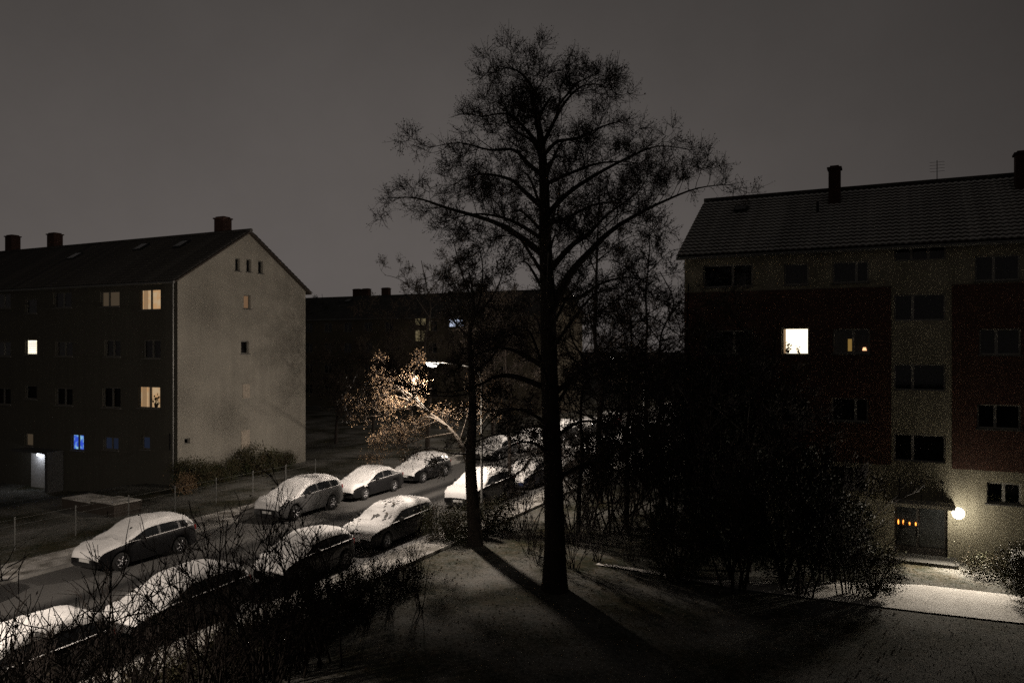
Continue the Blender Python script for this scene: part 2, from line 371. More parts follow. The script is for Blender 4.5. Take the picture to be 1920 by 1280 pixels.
def roof(parent, x0, x1, y0, y1, ze, zr, ov=.45, og=.25, courses=True, both=True, tm=None):
    tm = tm or M_TILE
    """pitched roof, ridge along X; the tile courses are real overlapping strips with a pantile wave"""
    ym = (y0+y1)/2; L = math.hypot(ym-y0, zr-ze); sl = Vector((0, (ym-y0)/L, (zr-ze)/L)); nn = Vector((0, -sl.z, sl.y))
    deck = MB()
    A = Vector((0, y0, ze)) - sl*ov
    def pt(x, s_, h, flip):
        p = A + sl*s_ + nn*h
        return (x, (2*ym-p.y) if flip else p.y, p.z)
    LL = L + ov
    for fl in (False, True):
        q = [pt(x0-og, 0, -.09, fl), pt(x1+og, 0, -.09, fl), pt(x1+og, LL, -.09, fl), pt(x0-og, LL, -.09, fl)]
        q2 = [pt(x0-og, 0, .0, fl), pt(x1+og, 0, .0, fl), pt(x1+og, LL, .0, fl), pt(x0-og, LL, .0, fl)]
        deck.face(q); deck.face(q2)
        for i in range(4): deck.face((q[i], q[(i+1)%4], q2[(i+1)%4], q2[i]))
    ro = deck.obj('roof', M_TRIM if courses else M_TILE, parent)
    if courses:
        st = .36; n = int(LL/st); wv = .24; kx = int((x1-x0+2*og)/wv*4)
        m = MB()
        prof = [0, .035, .05, .02]
        for i in range(kx+1):
            x = x0-og-.03 + (x1-x0+2*og+.06)*i/kx; hh = prof[i%4]
            m.v += [(x, 0, hh+.025), (x, 0, hh+.075), (x, st+.06, hh+.03)]
        for i in range(kx):
            b = i*3; m.f += [(b, b+3, b+4, b+1), (b+1, b+4, b+5, b+2)]; m.m += [0, 0]
        me = m.mesh('tile_course', tm, True)
        for fl in ((False, True) if both else (False,)):
            for k in range(n):
                o = mobj('tile_course', me, ro); p = A + sl*(k*st)
                ang = math.atan2(sl.z, sl.y)
                if not fl: o.location = (0, p.y, p.z); o.rotation_euler = (ang, 0, 0)
                else: o.location = (x0+x1, 2*ym-p.y, p.z); o.rotation_euler = (ang, 0, math.pi)
        rc = MB(); n2 = int((x1-x0)/.38)
        rc.tube([(x0-og-.05, ym, zr+.03), (x1+og+.05, ym, zr+.03)], [.13, .13], 8); rc.obj('ridge_cap', M_TILE, ro)
    gt = MB(); p = A - sl*.02
    gt.tube([(x0-og, p.y-.06, p.z-.06), (x1+og, p.y-.06, p.z-.06)], [.075, .075], 8); gt.obj('gutter', M_METAL, ro)
    return ro
def chimney(ro, x, y, z0, z1, w=.7, d=.6):
    b = MB(); b.box(x-w/2, x+w/2, y-d/2, y+d/2, z0, z1-.16); b.box(x-w/2-.06, x+w/2+.06, y-d/2-.06, y+d/2+.06, z1-.16, z1-.08); b.box(x-w/2+.06, x+w/2-.06, y-d/2+.06, y+d/2-.06, z1-.08, z1)
    return b.obj('chimney', M_CHIM, ro)

# ---- left block: gable to the street
LX, LY0, LY1, LE, LR, LXE = -36.4, 31.1, 41.8, 11.86, 15.2, -76.0
lb = empty('apartment_block', (LX, LY0, 0), 0, 'apartment block with bare beige gable wall facing the street and dark front', 'building')
inv = Matrix.Translation((-LX, -LY0, 0))
lr = empty('tmp', (0,0,0))
GB = -1.6
# gable, facing +X.  u runs along +Y
def gh(px0, px1, py0, py1):
    ya, da = on_x(px0, LX); yb, db = on_x(px1, LX); d = (da+db)/2
    return (ya-LY0, yb-LY0, zat(py1, d), zat(py0, d))
GH = [gh(457,470,553,579), gh(452,467,639,663), gh(441,450,484,508), gh(462,471,486,510), gh(484,493,489,513), gh(346,356,821,832)]
gw = LY1-LY0
gtop = lambda u: LE + (LR-LE)*(1-abs(u-gw/2)/(gw/2)) - .02
bld = []
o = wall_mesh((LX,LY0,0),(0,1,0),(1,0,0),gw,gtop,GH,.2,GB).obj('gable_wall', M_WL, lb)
rooms = [E_DIMO, None, None, None, None, None]
for h, r in zip(GH, rooms): window(lb, (LX,LY0,0),(0,1,0),(1,0,0), h, (), r, sill=h[3]-h[2] > .6)
# blocked window niches, plastered over
for (a_, b_, c_, d_) in ((455,468,720,746),(452,468,806,840)):
    h = gh(a_, b_, c_, d_); q = MB(); q.box(LX-.05, LX+.025, LY0+h[0], LY0+h[1], h[2], h[3]); q.obj('plastered_niche', mat('plaster_patch', (.38,.33,.27), .95), lb)
# front, facing -Y; u runs along +X from LXE
fw_ = LX-LXE
def lh(px0, px1, py0, py1):
    xa, da = on_y(px0, LY0); xb, db = on_y(px1, LY0); d = (da+db)/2
    return (xa-LXE, xb-LXE, zat(py1, d), zat(py0, d))
LH = []
def addl(px0, px1, py0, py1, **k): LH.append((lh(px0, px1, py0, py1), k))
curt_w = E_WARM2
addl(262,301,542,581, room=E_WARM, splits=(.5,), curtains=((.0,.2,E_CURT),(.86,1.0,E_CURT)))
addl(188,224,546,575, room=E_DIM, splits=(.4,))
addl(268,301,637,672); addl(196,226,637,669)
addl(259,300,724,765, room=E_WARM, curtains=((.0,.2,E_CURT),(.3,.46,E_CURT)))
addl(192,226,726,764)
addl(265,281,818,842, room=E_DIMB, splits=()); addl(194,222,819,843, room=E_DIMB); addl(133,157,814,844, room=E_BLUE)
addl(47,69,636,665, room=E_WHITE, blinds=True, splits=())
addl(47,69,560,588, splits=()); addl(47,69,722,748, splits=()); addl(100,134,548,577); addl(104,136,640,668); addl(104,136,727,760)
addl(46,62,812,836, room=E_DIM, splits=())
addl(-10,20,640,668); addl(-10,20,550,578); addl(-10,20,727,758)
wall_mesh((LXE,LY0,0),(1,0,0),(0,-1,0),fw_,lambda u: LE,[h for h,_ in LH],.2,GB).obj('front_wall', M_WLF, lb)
for h, k in LH: window(lb, (LXE,LY0,0),(1,0,0),(0,-1,0), h, **({'splits': (.5,)} | k))
b = MB(); b.face(((LXE,LY1,GB),(LX,LY1,GB),(LX,LY1,LE),(LXE,LY1,LE))); b.obj('rear_wall', M_WLF, lb)
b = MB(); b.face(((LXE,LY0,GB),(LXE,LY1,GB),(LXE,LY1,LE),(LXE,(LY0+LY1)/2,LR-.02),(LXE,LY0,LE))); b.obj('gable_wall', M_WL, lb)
lro = roof(lb, LXE, LX, LY0, LY1, LE, LR)
for px_, top_ in ((418,407),(103,437),(24,441)):
    x_, d_ = on_y(px_, (LY0+LY1)/2+.5); chimney(lro, x_, (LY0+LY1)/2+.5, LR-1.2, zat(top_, d_), .82, .7)
def skylight(ro, x, y0, s_, ze, zr, ym, w=.7, h=.9):
    L = math.hypot(ym-y0, zr-ze); sl = Vector((0,(ym-y0)/L,(zr-ze)/L)); nn = Vector((0,-sl.z,sl.y)); p = Vector((x,y0,ze)) + sl*s_
    def q(m, a, b_, c, d, h0, h1):
        k = len(m.v)
        m.v += [tuple(p + Vector((u,0,0)) + sl*v + nn*t) for t in (h0,h1) for (u,v) in ((a,c),(b_,c),(b_,d),(a,d))]
        for f in ((3,2,1,0),(4,5,6,7),(0,1,5,4),(1,2,6,5),(2,3,7,6),(3,0,4,7)): m.f.append(tuple(k+i for i in f)); m.m.append(0)
    f = MB(); q(f,-w/2,w/2,0,h,.0,.2); o = f.obj('skylight', M_DARKMETAL, ro)
    f = MB(); q(f,-w/2+.07,w/2-.07,.07,h-.07,.2,.21); f.obj('pane', M_GLASS, o)
for px_, s_ in ((130,3.6),(318,4.2),(240,4.3)):
    x_, d_ = on_y(px_, LY0+3); skylight(lro, x_, LY0, s_, LE, LR, (LY0+LY1)/2)
# entrance of the left block
ex, _ = on_y(100, LY0-.1)
b = MB(); b.box(ex-.75, ex+.55, LY0-.07, LY0-.01, -1.05, 1.15); dr = b.obj('door', mat('door_white', (.25,.25,.24), .6), lb)
b = MB(); b.box(ex-.62, ex+.42, LY0-.09, LY0-.072, -.1, 1.0); b.obj('pane', M_DARK, dr)
b = MB(); b.box(ex+.30, ex+.34, LY0-.14, LY0-.075, -.3, .15); b.obj('handle', M_METAL, dr)
b = MB(); b.box(ex-2.6, ex+.9, LY0-1.1, LY0-.005, 1.32, 1.46); b.obj('canopy', MATS['porch_grey'] if 'porch_grey' in MATS else mat('porch_grey', (.06,.06,.06), .9), lb)
b = MB(); b.box(ex+.62, ex+.88, LY0-1.05, LY0-.03, -1.05, 1.318); b.obj('porch_wall', mat('porch_grey', (.06,.06,.06), .9), lb)
b = MB(); b.box(ex-2.3, ex-.85, LY0-.06, LY0-.012, -1.05, 1.25); b.obj('porch_panel', mat('porch_white', (.5,.5,.5), .9), lb)
# downpipe at the gable corner
b = MB(); b.tube([(LX-.25, LY0-.09, GB),(LX-.25, LY0-.09, LE-.25),(LX-.25, LY0-.42, LE-.1)], [.05]*3, 8); b.obj('downpipe', M_METAL, lb)
def reparent(root):
    for c in list(root.children): c.location = c.location - root.location
reparent(lb)
bpy.data.objects.remove(lr)
# entrance lamp of the left block
lx_, ld_ = on_y(73, LY0-.22)
elp = empty('wall_lamp', (lx_, LY0-.22, 0), 0, 'small white wall lamp by the entrance of the beige gabled block', 'lamp')
b = MB(); b.lathe([(.0,.98),(.09,1.0),(.11,1.08),(.08,1.16),(.0,1.18)]); b.obj('globe', emit('lamp_cold', (.85,.9,1.0), 16), elp, True)
b = MB(); b.box(-.05,.05,.08,.21,1.05,1.2); b.obj('bracket', M_DARKMETAL, elp)
pointlight('bulb', (0,-.3,1.05), 15, (.9,.93,1.0), .1, elp)

# ---- right block: long front, cream stairwell and brick panels
RX0, RX1, RY0, RY1, RE, RR = -8.3, 17.0, 34.5, 45.5, 12.1, 15.35
rb = empty('apartment_block', (RX0, RY0, 0), 0, 'apartment block with brick panels, cream stairwell strip and brightly lit window', 'building')
RB = -.8
def rh(px0, px1, py0, py1):
    xa, da = on_y(px0, RY0); xb, db = on_y(px1, RY0); d = (da+db)/2
    return (xa-RX0, xb-RX0, zat(py1, d), zat(py0, d))
RH = []
def addr(px0, px1, py0, py1, **k): RH.append((rh(px0, px1, py0, py1), k))
stair_m = mat('stair_frame', (.10,.10,.085), .6)
# top floor
addr(1318,1411,496,538, splits=(.6,)); addr(1470,1516,494,534, splits=()); addr(1561,1629,490,530, splits=(.66,)); addr(1828,1913,478,526, splits=(.42,))
addr(1677,1774,462,488, splits=(.33,.66), sill=False)
# second floor
addr(1322,1412,619,664, splits=(.6,)); addr(1466,1517,614,665, splits=(), room=E_WHITE, curtains=((.0,.12,E_CURT),)); addr(1562,1631,616,663, splits=(.55,)); addr(1836,1914,616,665, splits=(.42,))
# first floor
addr(1326,1413,745,790, splits=(.6,)); addr(1463,1515,745,792, splits=()); addr(1559,1628,746,790, splits=(.66,)); addr(1832,1914,758,804, splits=(.42,))
# stairwell
for (a_, b_) in ((551,601),(682,732),(814,866)): addr(1676,1773,a_,b_, splits=(.37,), sill=False)
addr(1850,1915,905,945, splits=(.5,)); addr(1462,1513,872,916, splits=()); addr(1556,1625,874,916, splits=(.66,))
dh = rh(1677, 1777, 947, 1036); dh = (dh[0], dh[1], -.38, dh[3])
ux = lambda v: v
extra = [(6.0+RX0*0+k, z) for k in () for z in ()]
# windows beyond the right picture edge, same rhythm
for x_ in (8.2-RX0-0.0, 11.8-RX0, 14.6-RX0):
    for zc in (10.75, 7.95, 5.15, 2.4):
        RH.append(((x_-.75, x_+.75, zc-.6, zc+.55), dict(splits=(.5,))))
rw = RX1-RX0
wall_mesh((RX0,RY0,0),(1,0,0),(0,-1,0),rw,lambda u: RE,[h for h,_ in RH]+[dh],.2,RB).obj('front_wall', M_WR, rb)
M_FRAMER = mat('window_frame_white', (.32,.31,.28), .5, .08)
for h, k in RH: window(rb, (RX0,RY0,0),(1,0,0),(0,-1,0), h, **({'fm': M_FRAMER} | k))
# brick panels in front of the plaster, with the same openings
def panel(u0, u1, z0, z1):
    hs = [(h[0]-u0, h[1]-u0, h[2], h[3]) for h, _ in RH if h[0] > u0 and h[1] < u1 and h[2] > z0 and h[3] < z1]
    b = wall_mesh((RX0+u0,RY0-.045,0),(1,0,0),(0,-1,0),u1-u0,lambda u: z1,hs,.042,z0)
    b.box(RX0+u0, RX0+u1, RY0-.043, RY0-.002, z1-.012, z1-.001)
    b.obj('brick_panel', M_BRICK, rb)
sl_, _ = on_y(1671, RY0); sr_, _ = on_y(1785, RY0); _, dd_ = on_y(1640, RY0)
zt_, zb_ = zat(541, 32.0), zat(868, 31.4)
panel(.02, sl_-RX0, zb_, zt_); panel(sr_-RX0, rw-.02, zb_, zt_)
for (y_, nm) in ((RY1,'rear_wall'),):
    b = MB(); b.face(((RX0,y_,RB),(RX1,y_,RB),(RX1,y_,RE),(RX0,y_,RE))); b.obj(nm, M_WR, rb)
for x_ in (RX0, RX1):
    b = MB(); b.face(((x_,RY0,RB),(x_,RY1,RB),(x_,RY1,RE),(x_,(RY0+RY1)/2,RR-.02),(x_,RY0,RE))); b.obj('gable_wall', M_WR, rb)
rro = roof(rb, RX0, RX1, RY0, RY1, RE, RR, tm=M_FROST)
for px_, y_, zlo, top_ in ((1565, 38.6, 13.5, 312),(1916, 38.6, 13.5, 284)):
    x_, d_ = on_y(px_, y_); chimney(rro, x_, y_, zlo, zat(top_, d_), .5, .55)
x_, d_ = on_y(1391, RY0+4.2); skylight(rro, x_, RY0, 4.35, RE, RR, (RY0+RY1)/2, .62, .55)
x_, d_ = on_y(1533, RY0+3); b = MB(); b.tube([(x_,RY0+3,RE+1.5),(x_,RY0+3,RE+2.35)],[.06,.06],8); b.obj('vent_pipe', M_DARKMETAL, rro)
x_, d_ = on_y(1757, 40); b = MB(); b.tube([(x_,40,RR-.1),(x_,40,RR+1.0)],[.02,.015],5)
for k in range(4): b.tube([(x_-.3,40,RR+.5+.14*k),(x_+.3,40,RR+.5+.14*k)],[.008]*2,4)
b.obj('antenna', M_DARKMETAL, rro)
# entrance: recessed door, canopy slab, step
xa, xb = RX0+dh[0], RX0+dh[1]; zt = dh[3]
b = MB(); b.box(xa-.01, xb+.01, RY0+.19, RY0+.24, -.6, zt+.05); dr = b.obj('door', mat('door_dark', (.05,.045,.04), .5), rb)
for (f0, f1) in ((.05,.42),(.48,.95)):
    q = MB(); q.box(xa+(xb-xa)*f0, xa+(xb-xa)*f1, RY0+.165, RY0+.186, .0, zt-.12); q.obj('pane', mat('door_glass', (.02,.022,.022), .2, spec=.4), dr)
q = MB(); q.box(xa+(xb-xa)*.445, xa+(xb-xa)*.465, RY0+.1, RY0+.16, .35, .95); q.obj('handle', M_METAL, dr)
b = MB(); b.box(xa-.05, xb+.22, RY0-.95, RY0-.003, zt+.06, zt+.2); cn = b.obj('canopy', mat('canopy_white', (.66,.63,.56), .8), rb)
for u_ in (.1,.5,.9):
    q = MB(); xx = xa+(xb-xa)*u_; q.tube([(xx,RY0-.8,zt+.2),(xx,RY0-.02,zt+.95)],[.015,.015],6); q.obj('tie_rod', M_DARKMETAL, cn)
    q = MB(); q.lathe([(.0,-.02),(.055,-.02),(.05,.03)], 'y', (xx,RY0-.012,zt+.95), 10); q.obj('anchor_plate', M_DARKMETAL, cn)
b = MB(); b.box(xa-.3, xb+.3, RY0-1.3, RY0-.02, -.6, -.28); b.obj('step', mat('dark_step', (.07,.068,.062), .8), rb)  # snow-free step in one even dark grey
reparent(rb)
# row of four small orange lights at the door glass
ol = empty('light_arch', (xa+.12, RY0+.09, zat(981,30.6)-.06), 0, 'row of four tiny orange lights behind the entrance door glass', 'lights')
q = MB(); q.box(-.08,.78,-.03,.03,-.08,-.04); q.obj('base', M_DARKMETAL, ol)
for k, (u_, hh) in enumerate(((.02,.16),(.2,.16),(.42,.09),(.64,.1))):
    q = MB(); q.lathe([(.0,-.04),(.022,-.03),(.028,hh*.5),(.018,hh*.8),(.0,hh)], 'z', (u_,0,0), 8); q.obj('bulb', E_ORANGE, ol)
# globe lamp beside the door
gx, gd = on_y(1797, RY0-.42); gzv = zat(962, gd)
gl_ = empty('wall_lamp', (gx, RY0-.42, gzv), 0, 'glowing white globe lamp on the wall beside the entrance canopy', 'lamp')
q = MB(); q.lathe([(0.21*math.sin(math.pi*i/12), -0.21*math.cos(math.pi*i/12)) for i in range(13)], 'z', (0,0,0), 20); q.obj('globe', E_GLOBE, gl_, True)
q = MB(); q.tube([(0,.06,0),(0,.415,0)],[.03,.03],8); q.lathe([(.0,.39),(.09,.39),(.09,.415)],'y',(0,0,0),14); q.obj('bracket', M_DARKMETAL, gl_)
lo = pointlight('bulb', (0,-.36,0), 1400, (1.0,.88,.72), .15, gl_)
lo.data.use_nodes = True; nt = lo.data.node_tree           # the fitting throws its light forward, little back on the wall
t_ = nt.nodes.new('ShaderNodeTexCoord'); sp_ = nt.nodes.new('ShaderNodeSeparateXYZ'); nt.links.new(t_.outputs['Normal'], sp_.inputs[0])
mr_ = nt.nodes.new('ShaderNodeMapRange'); nt.links.new(sp_.outputs[1], mr_.inputs[0])
for k_, v_ in zip((1,2,3,4), (-.40,.05,1.0,.03)): mr_.inputs[k_].default_value = v_
nt.links.new(mr_.outputs[0], nt.nodes['Emission'].inputs['Strength'])
# small lit item: lamp and strip inside the second-floor window next to the bright one
x_, d_ = on_y(1621, RY0+.5); lm = empty('table_lamp', (x_, RY0+.45, zat(657, d_)), 0, 'small glowing table lamp inside the dark window beside the bright window', 'lamp')
q = MB(); q.lathe([(.0,.13),(.05,.13),(.085,.0),(.0,.0)],'z',(0,0,0),12); q.obj('shade', emit('shade_glow', (1.0,.5,.25), 2.2), lm)
q = MB(); q.lathe([(.05,-.16),(.05,-.15),(.012,-.14),(.012,.0)],'z',(0,0,0),10); q.obj('foot', M_DARKMETAL, lm)
x_, d_ = on_y(1594, RY0+.5); z_ = zat(658, d_)
cu = empty('floor_lamp', (x_, RY0+.45, z_), 0, 'dim amber column lamp inside the dark window beside the bright window', 'lamp')
q = MB(); q.box(-.08,.08,-.05,.05,0,.5); q.obj('shade', emit('amber_glow', (.75,.45,.12), .35), cu)
q = MB(); q.box(-.1,.1,-.07,.07,-.03,-.002); q.obj('foot', M_DARKMETAL, cu)

def potted(px, py, y, sc, label, base_mat):
    x_, d_ = on_y(px, y); o = empty('potted_plant', (x_, y, zat(py, d_)), 0, label, 'plant', None, sc)
    q = MB(); q.lathe([(.0,0),(.06,0),(.085,.14),(.0,.14)], 'z', (0,0,0), 10); q.obj('pot', M_TRIM, o)
    q = MB(); R4 = random.Random(int(px))
    for _ in range(40): q.leaf(Vector((R4.gauss(0,.09), R4.gauss(0,.05), .26+R4.gauss(0,.09))), .12, R4)
    q.obj('foliage', M_EVER, o)
potted(1477, 662, RY0+.3, 1.0, 'potted plant in the corner of the brightest window', None)
potted(1497, 662, RY0+.3, .6, 'little potted plant in the middle of the brightest window', None)
potted(293, 763, LY0+.3, 1.5, 'dark potted plant inside the lower warm window by the gable', None)
# ---- far block behind the trees
def far_block(x0, x1, y0, y1, label, lits, ze=11.9, zr=15.1):
    r = empty('apartment_block', (x1, y0, 0), 0, label, 'building')
    w = x1-x0; hs = []
    litset = {}
    for (px0,px1,py0,py1,m_) in lits:
        xa, da = on_y(px0, y0); xb, db = on_y(px1, y0); d = (da+db)/2
        h = (xa-x0, xb-x0, zat(py1,d), zat(py0,d)); hs.append((h, dict(room=m_, splits=(.5,), blinds=m_ is E_COLD)))
    u = 1.6
    while u < w-1.5:
        for zc in (2.3, 5.1, 7.9, 10.6):
            h = (u-.65, u+.65, zc-.65, zc+.6)
            if not any(h[0]-.3 < g_[1] and h[1]+.3 > g_[0] for g_, _ in hs if _['room'] is not None): hs.append((h, dict(room=None, splits=(.5,))))
        u += 3.3
    wall_mesh((x0,y0,0),(1,0,0),(0,-1,0),w,lambda u: ze,[h for h,_ in hs],.2,-.5).obj('front_wall', M_WFAR, r)
    for h, k in hs: window(r, (x0,y0,0),(1,0,0),(0,-1,0), h, **k)
    b = MB(); b.face(((x0,y1,-.5),(x1,y1,-.5),(x1,y1,ze),(x0,y1,ze))); b.obj('rear_wall', M_WFAR, r)
    for x_ in (x0, x1):
        b = MB(); b.face(((x_,y0,-.5),(x_,y1,-.5),(x_,y1,ze),(x_,(y0+y1)/2,zr-.02),(x_,y0,ze))); b.obj('gable_wall', M_WFAR, r)
    ro = roof(r, x0, x1, y0, y1, ze, zr, courses=False)
    for px_, w_ in ((670,1.1),(687,1.1),(724,1.1),(905,1.0)):
        x_, d_ = on_y(px_, (y0+y1)/2+.5)
        if x0 < x_ < x1: chimney(ro, x_, (y0+y1)/2+.5, zr-1.2, zr+1.05, w_, .7)
    x_, d_ = on_y(656, y0+4.2)
    if x0 < x_ < x1: skylight(ro, x_, y0, 4.2, ze, zr, (y0+y1)/2, .9, .8)
    reparent(r); return r
far_block(-96, -35.5, 82.5, 93, 'dark far apartment block beyond the trees with lit stairwell windows', [(777,798,594,610,E_FAR),(777,798,618,640,E_FAR),(841,869,597,613,E_COLD),(971,979,604,618,E_FAR)])
far_block(-12.5, 20, 88, 99, 'far apartment block at the end of the street behind the brick panelled block', [])

# ------------------------------------------------------------------ street lamps
def lamp_proto():
    r = empty('street_lamp', (0,0,0))
    b = MB(); b.tube([(2.2,.58,0),(2.2,.58,.9),(2.2,.58,.92),(2.2,.58,6.2),(2.12,.56,6.65),(1.8,.47,6.98),(1.1,.29,7.12)], [.085,.085,.06,.05,.045,.04,.04], 10); b.obj('pole', M_METAL, r, True)
    b = MB(); b.tube([(1.1,.29,7.12),(.3,.08,7.2)], [.038,.035], 8); b.obj('arm', M_METAL, r, True)
    b = MB(); d = Vector((1,.26,0)).normalized()
    b.tube([Vector((0,0,7.22))+d*u for u in (.42,.36,.15,-.2,-.34,-.38)], [.04,.08,.13,.14,.10,.02], 10)
    for i, v in enumerate(b.v): b.v[i] = (v[0], v[1], 7.2+max(-.03, (v[2]-7.2)*.7))
    b.obj('housing', M_METAL, r, True)
    b = MB(); pr = []
    for i in range(7):
        a = math.pi/2*i/6; pr.append((math.cos(a), -math.sin(a)))
    b.lathe(pr, 'z', (0,0,0), 18)
    b.v = [tuple(Vector((0,0,7.165)) + d*(v[0]*.30-.05) + d.cross(Vector((0,0,1)))*(v[1]*.14) + Vector((0,0,v[2]*.21))) for v in b.v]
    b.obj('lens', E_LENS, r, True)
    b = MB(); b.lathe([(.0,.13),(.16,.12),(.16,.0)], 'z', (2.2,.58,0), 14); b.obj('base_collar', M_DARKMETAL, r)
    b = MB(); b.box(2.12,2.28,.485,.496,.45,.85); b.obj('service_door', M_DARKMETAL, r)
    lo = pointlight('lamp_bulb', (-.05,0,6.73), LAMP_W, (1.0,.86,.73), .18, r)
    # street optics: strong across and along the road, cut off towards the houses behind the pole (+X) and above the horizon
    lo.data.use_nodes = True; nt = lo.data.node_tree; em = nt.nodes['Emission']
    def mrange(src, a, b_, c, d_):
        n = nt.nodes.new('ShaderNodeMapRange'); n.interpolation_type = 'SMOOTHSTEP'; nt.links.new(src, n.inputs[0])
        for k_, v_ in zip((1,2,3,4), (a,b_,c,d_)): n.inputs[k_].default_value = v_
        return n.outputs[0]
    t_ = nt.nodes.new('ShaderNodeTexCoord'); sp_ = nt.nodes.new('ShaderNodeSeparateXYZ'); nt.links.new(t_.outputs['Normal'], sp_.inputs[0])
    street = mrange(sp_.outputs[2], -.5, .25, 1.0, .5); house = mrange(sp_.outputs[2], -.57, -.37, 1.0, .05)
    side = mrange(sp_.outputs[0], -.15, .35, 0.0, 1.0)
    mx_ = nt.nodes.new('ShaderNodeMix'); nt.links.new(side, mx_.inputs[0]); nt.links.new(street, mx_.inputs[2]); nt.links.new(house, mx_.inputs[3])
    nadir = mrange(sp_.outputs[2], -.97, -.6, .38, 1.0); mm_ = nt.nodes.new('ShaderNodeMath'); mm_.operation = 'MULTIPLY'
    nt.links.new(mx_.outputs[0], mm_.inputs[0]); nt.links.new(nadir, mm_.inputs[1]); nt.links.new(mm_.outputs[0], em.inputs['Strength'])
    return r
lp = lamp_proto()
LAMPS = [(30.2,'street lamp lighting the orange-leaved branches beside the forked tree'),(55.8,'street lamp behind the tall tree, second along the street from the orange leaves'),
         (81.4,'street lamp at the corner edge of the brick panelled block, third along the street'),(4.6,'street lamp at the near end of the parked cars'),(107,'last street lamp at the far end of the street')]
for i, (y_, lab) in enumerate(LAMPS):
    o = lp if i == 0 else copy_tree(lp)
    o.location = (-18.8, y_, 0); tag(o, lab, 'street lamp', 'street lamps along the lawn side kerb')

# ------------------------------------------------------------------ cars
def lerp_prof(p, u):
    if u <= p[0][0]: return p[0][1]
    for i in range(len(p)-1):
        if u <= p[i+1][0]:
            p0, p1, p2, p3 = p[max(i-1,0)], p[i], p[i+1], p[min(i+2,len(p)-1)]
            t = (u-p1[0])/(p2[0]-p1[0]); h = p2[0]-p1[0]
            m1 = (p2[1]-p0[1])/max(p2[0]-p0[0],1e-6)*h; m2_ = (p3[1]-p1[1])/max(p3[0]-p1[0],1e-6)*h
            sec = (p2[1]-p1[1])
            m1 = max(min(m1, 2.2*abs(sec)+.01), -2.2*abs(sec)-.01); m2_ = max(min(m2_, 2.2*abs(sec)+.01), -2.2*abs(sec)-.01)
            return (2*t**3-3*t*t+1)*p1[1] + (t**3-2*t*t+t)*m1 + (-2*t**3+3*t*t)*p2[1] + (t**3-t*t)*m2_
    return p[-1][1]
KINDS = {
 'hatchback': dict(L=4.15, W=.875, top=[(0,.52),(.06,.70),(.35,.84),(1.05,.98),(1.95,1.43),(2.6,1.49),(3.3,1.45),(3.72,1.34),(4.02,.98),(4.12,.72),(4.15,.5)], belt=[(1.0,.93),(4.0,1.0)], cab=(1.12,3.98), ws=(1.05,1.95), rw=(3.70,4.02), wh=(.80,3.32), pil=(2.42,3.30)),
 'estate':    dict(L=4.60, W=.895, top=[(0,.52),(.06,.70),(.4,.82),(1.20,.95),(2.10,1.41),(2.8,1.47),(3.8,1.44),(4.22,1.36),(4.46,1.0),(4.56,.74),(4.60,.5)], belt=[(1.1,.91),(4.5,.99)], cab=(1.28,4.4), ws=(1.20,2.10), rw=(4.20,4.46), wh=(.88,3.58), pil=(2.55,3.50)),
 'city_car': dict(L=3.55, W=.83, top=[(0,.52),(.06,.70),(.28,.82),(.78,.96),(1.55,1.38),(2.1,1.44),(2.75,1.41),(3.16,1.30),(3.44,.96),(3.52,.72),(3.55,.5)], belt=[(.75,.92),(3.4,.99)], cab=(.86,3.4), ws=(.78,1.55), rw=(3.14,3.44), wh=(.66,2.94), pil=(2.1,2.9)),
 'sedan':     dict(L=4.55, W=.885, top=[(0,.50),(.06,.68),(.4,.80),(1.25,.93),(2.10,1.37),(2.75,1.43),(3.3,1.37),(4.0,1.02),(4.42,.97),(4.52,.78),(4.55,.5)], belt=[(1.2,.90),(4.1,.96)], cab=(1.33,3.95), ws=(1.25,2.10), rw=(3.3,4.0), wh=(.86,3.54), pil=(2.55,3.35)),
 'suv':       dict(L=4.45, W=.925, top=[(0,.60),(.06,.82),(.4,.98),(1.10,1.09),(1.92,1.58),(2.6,1.65),(3.6,1.61),(4.0,1.50),(4.30,1.08),(4.42,.8),(4.45,.55)], belt=[(1.0,1.05),(4.3,1.14)], cab=(1.18,4.22), ws=(1.10,1.92), rw=(3.98,4.30), wh=(.86,3.50), pil=(2.45,3.42)),
}
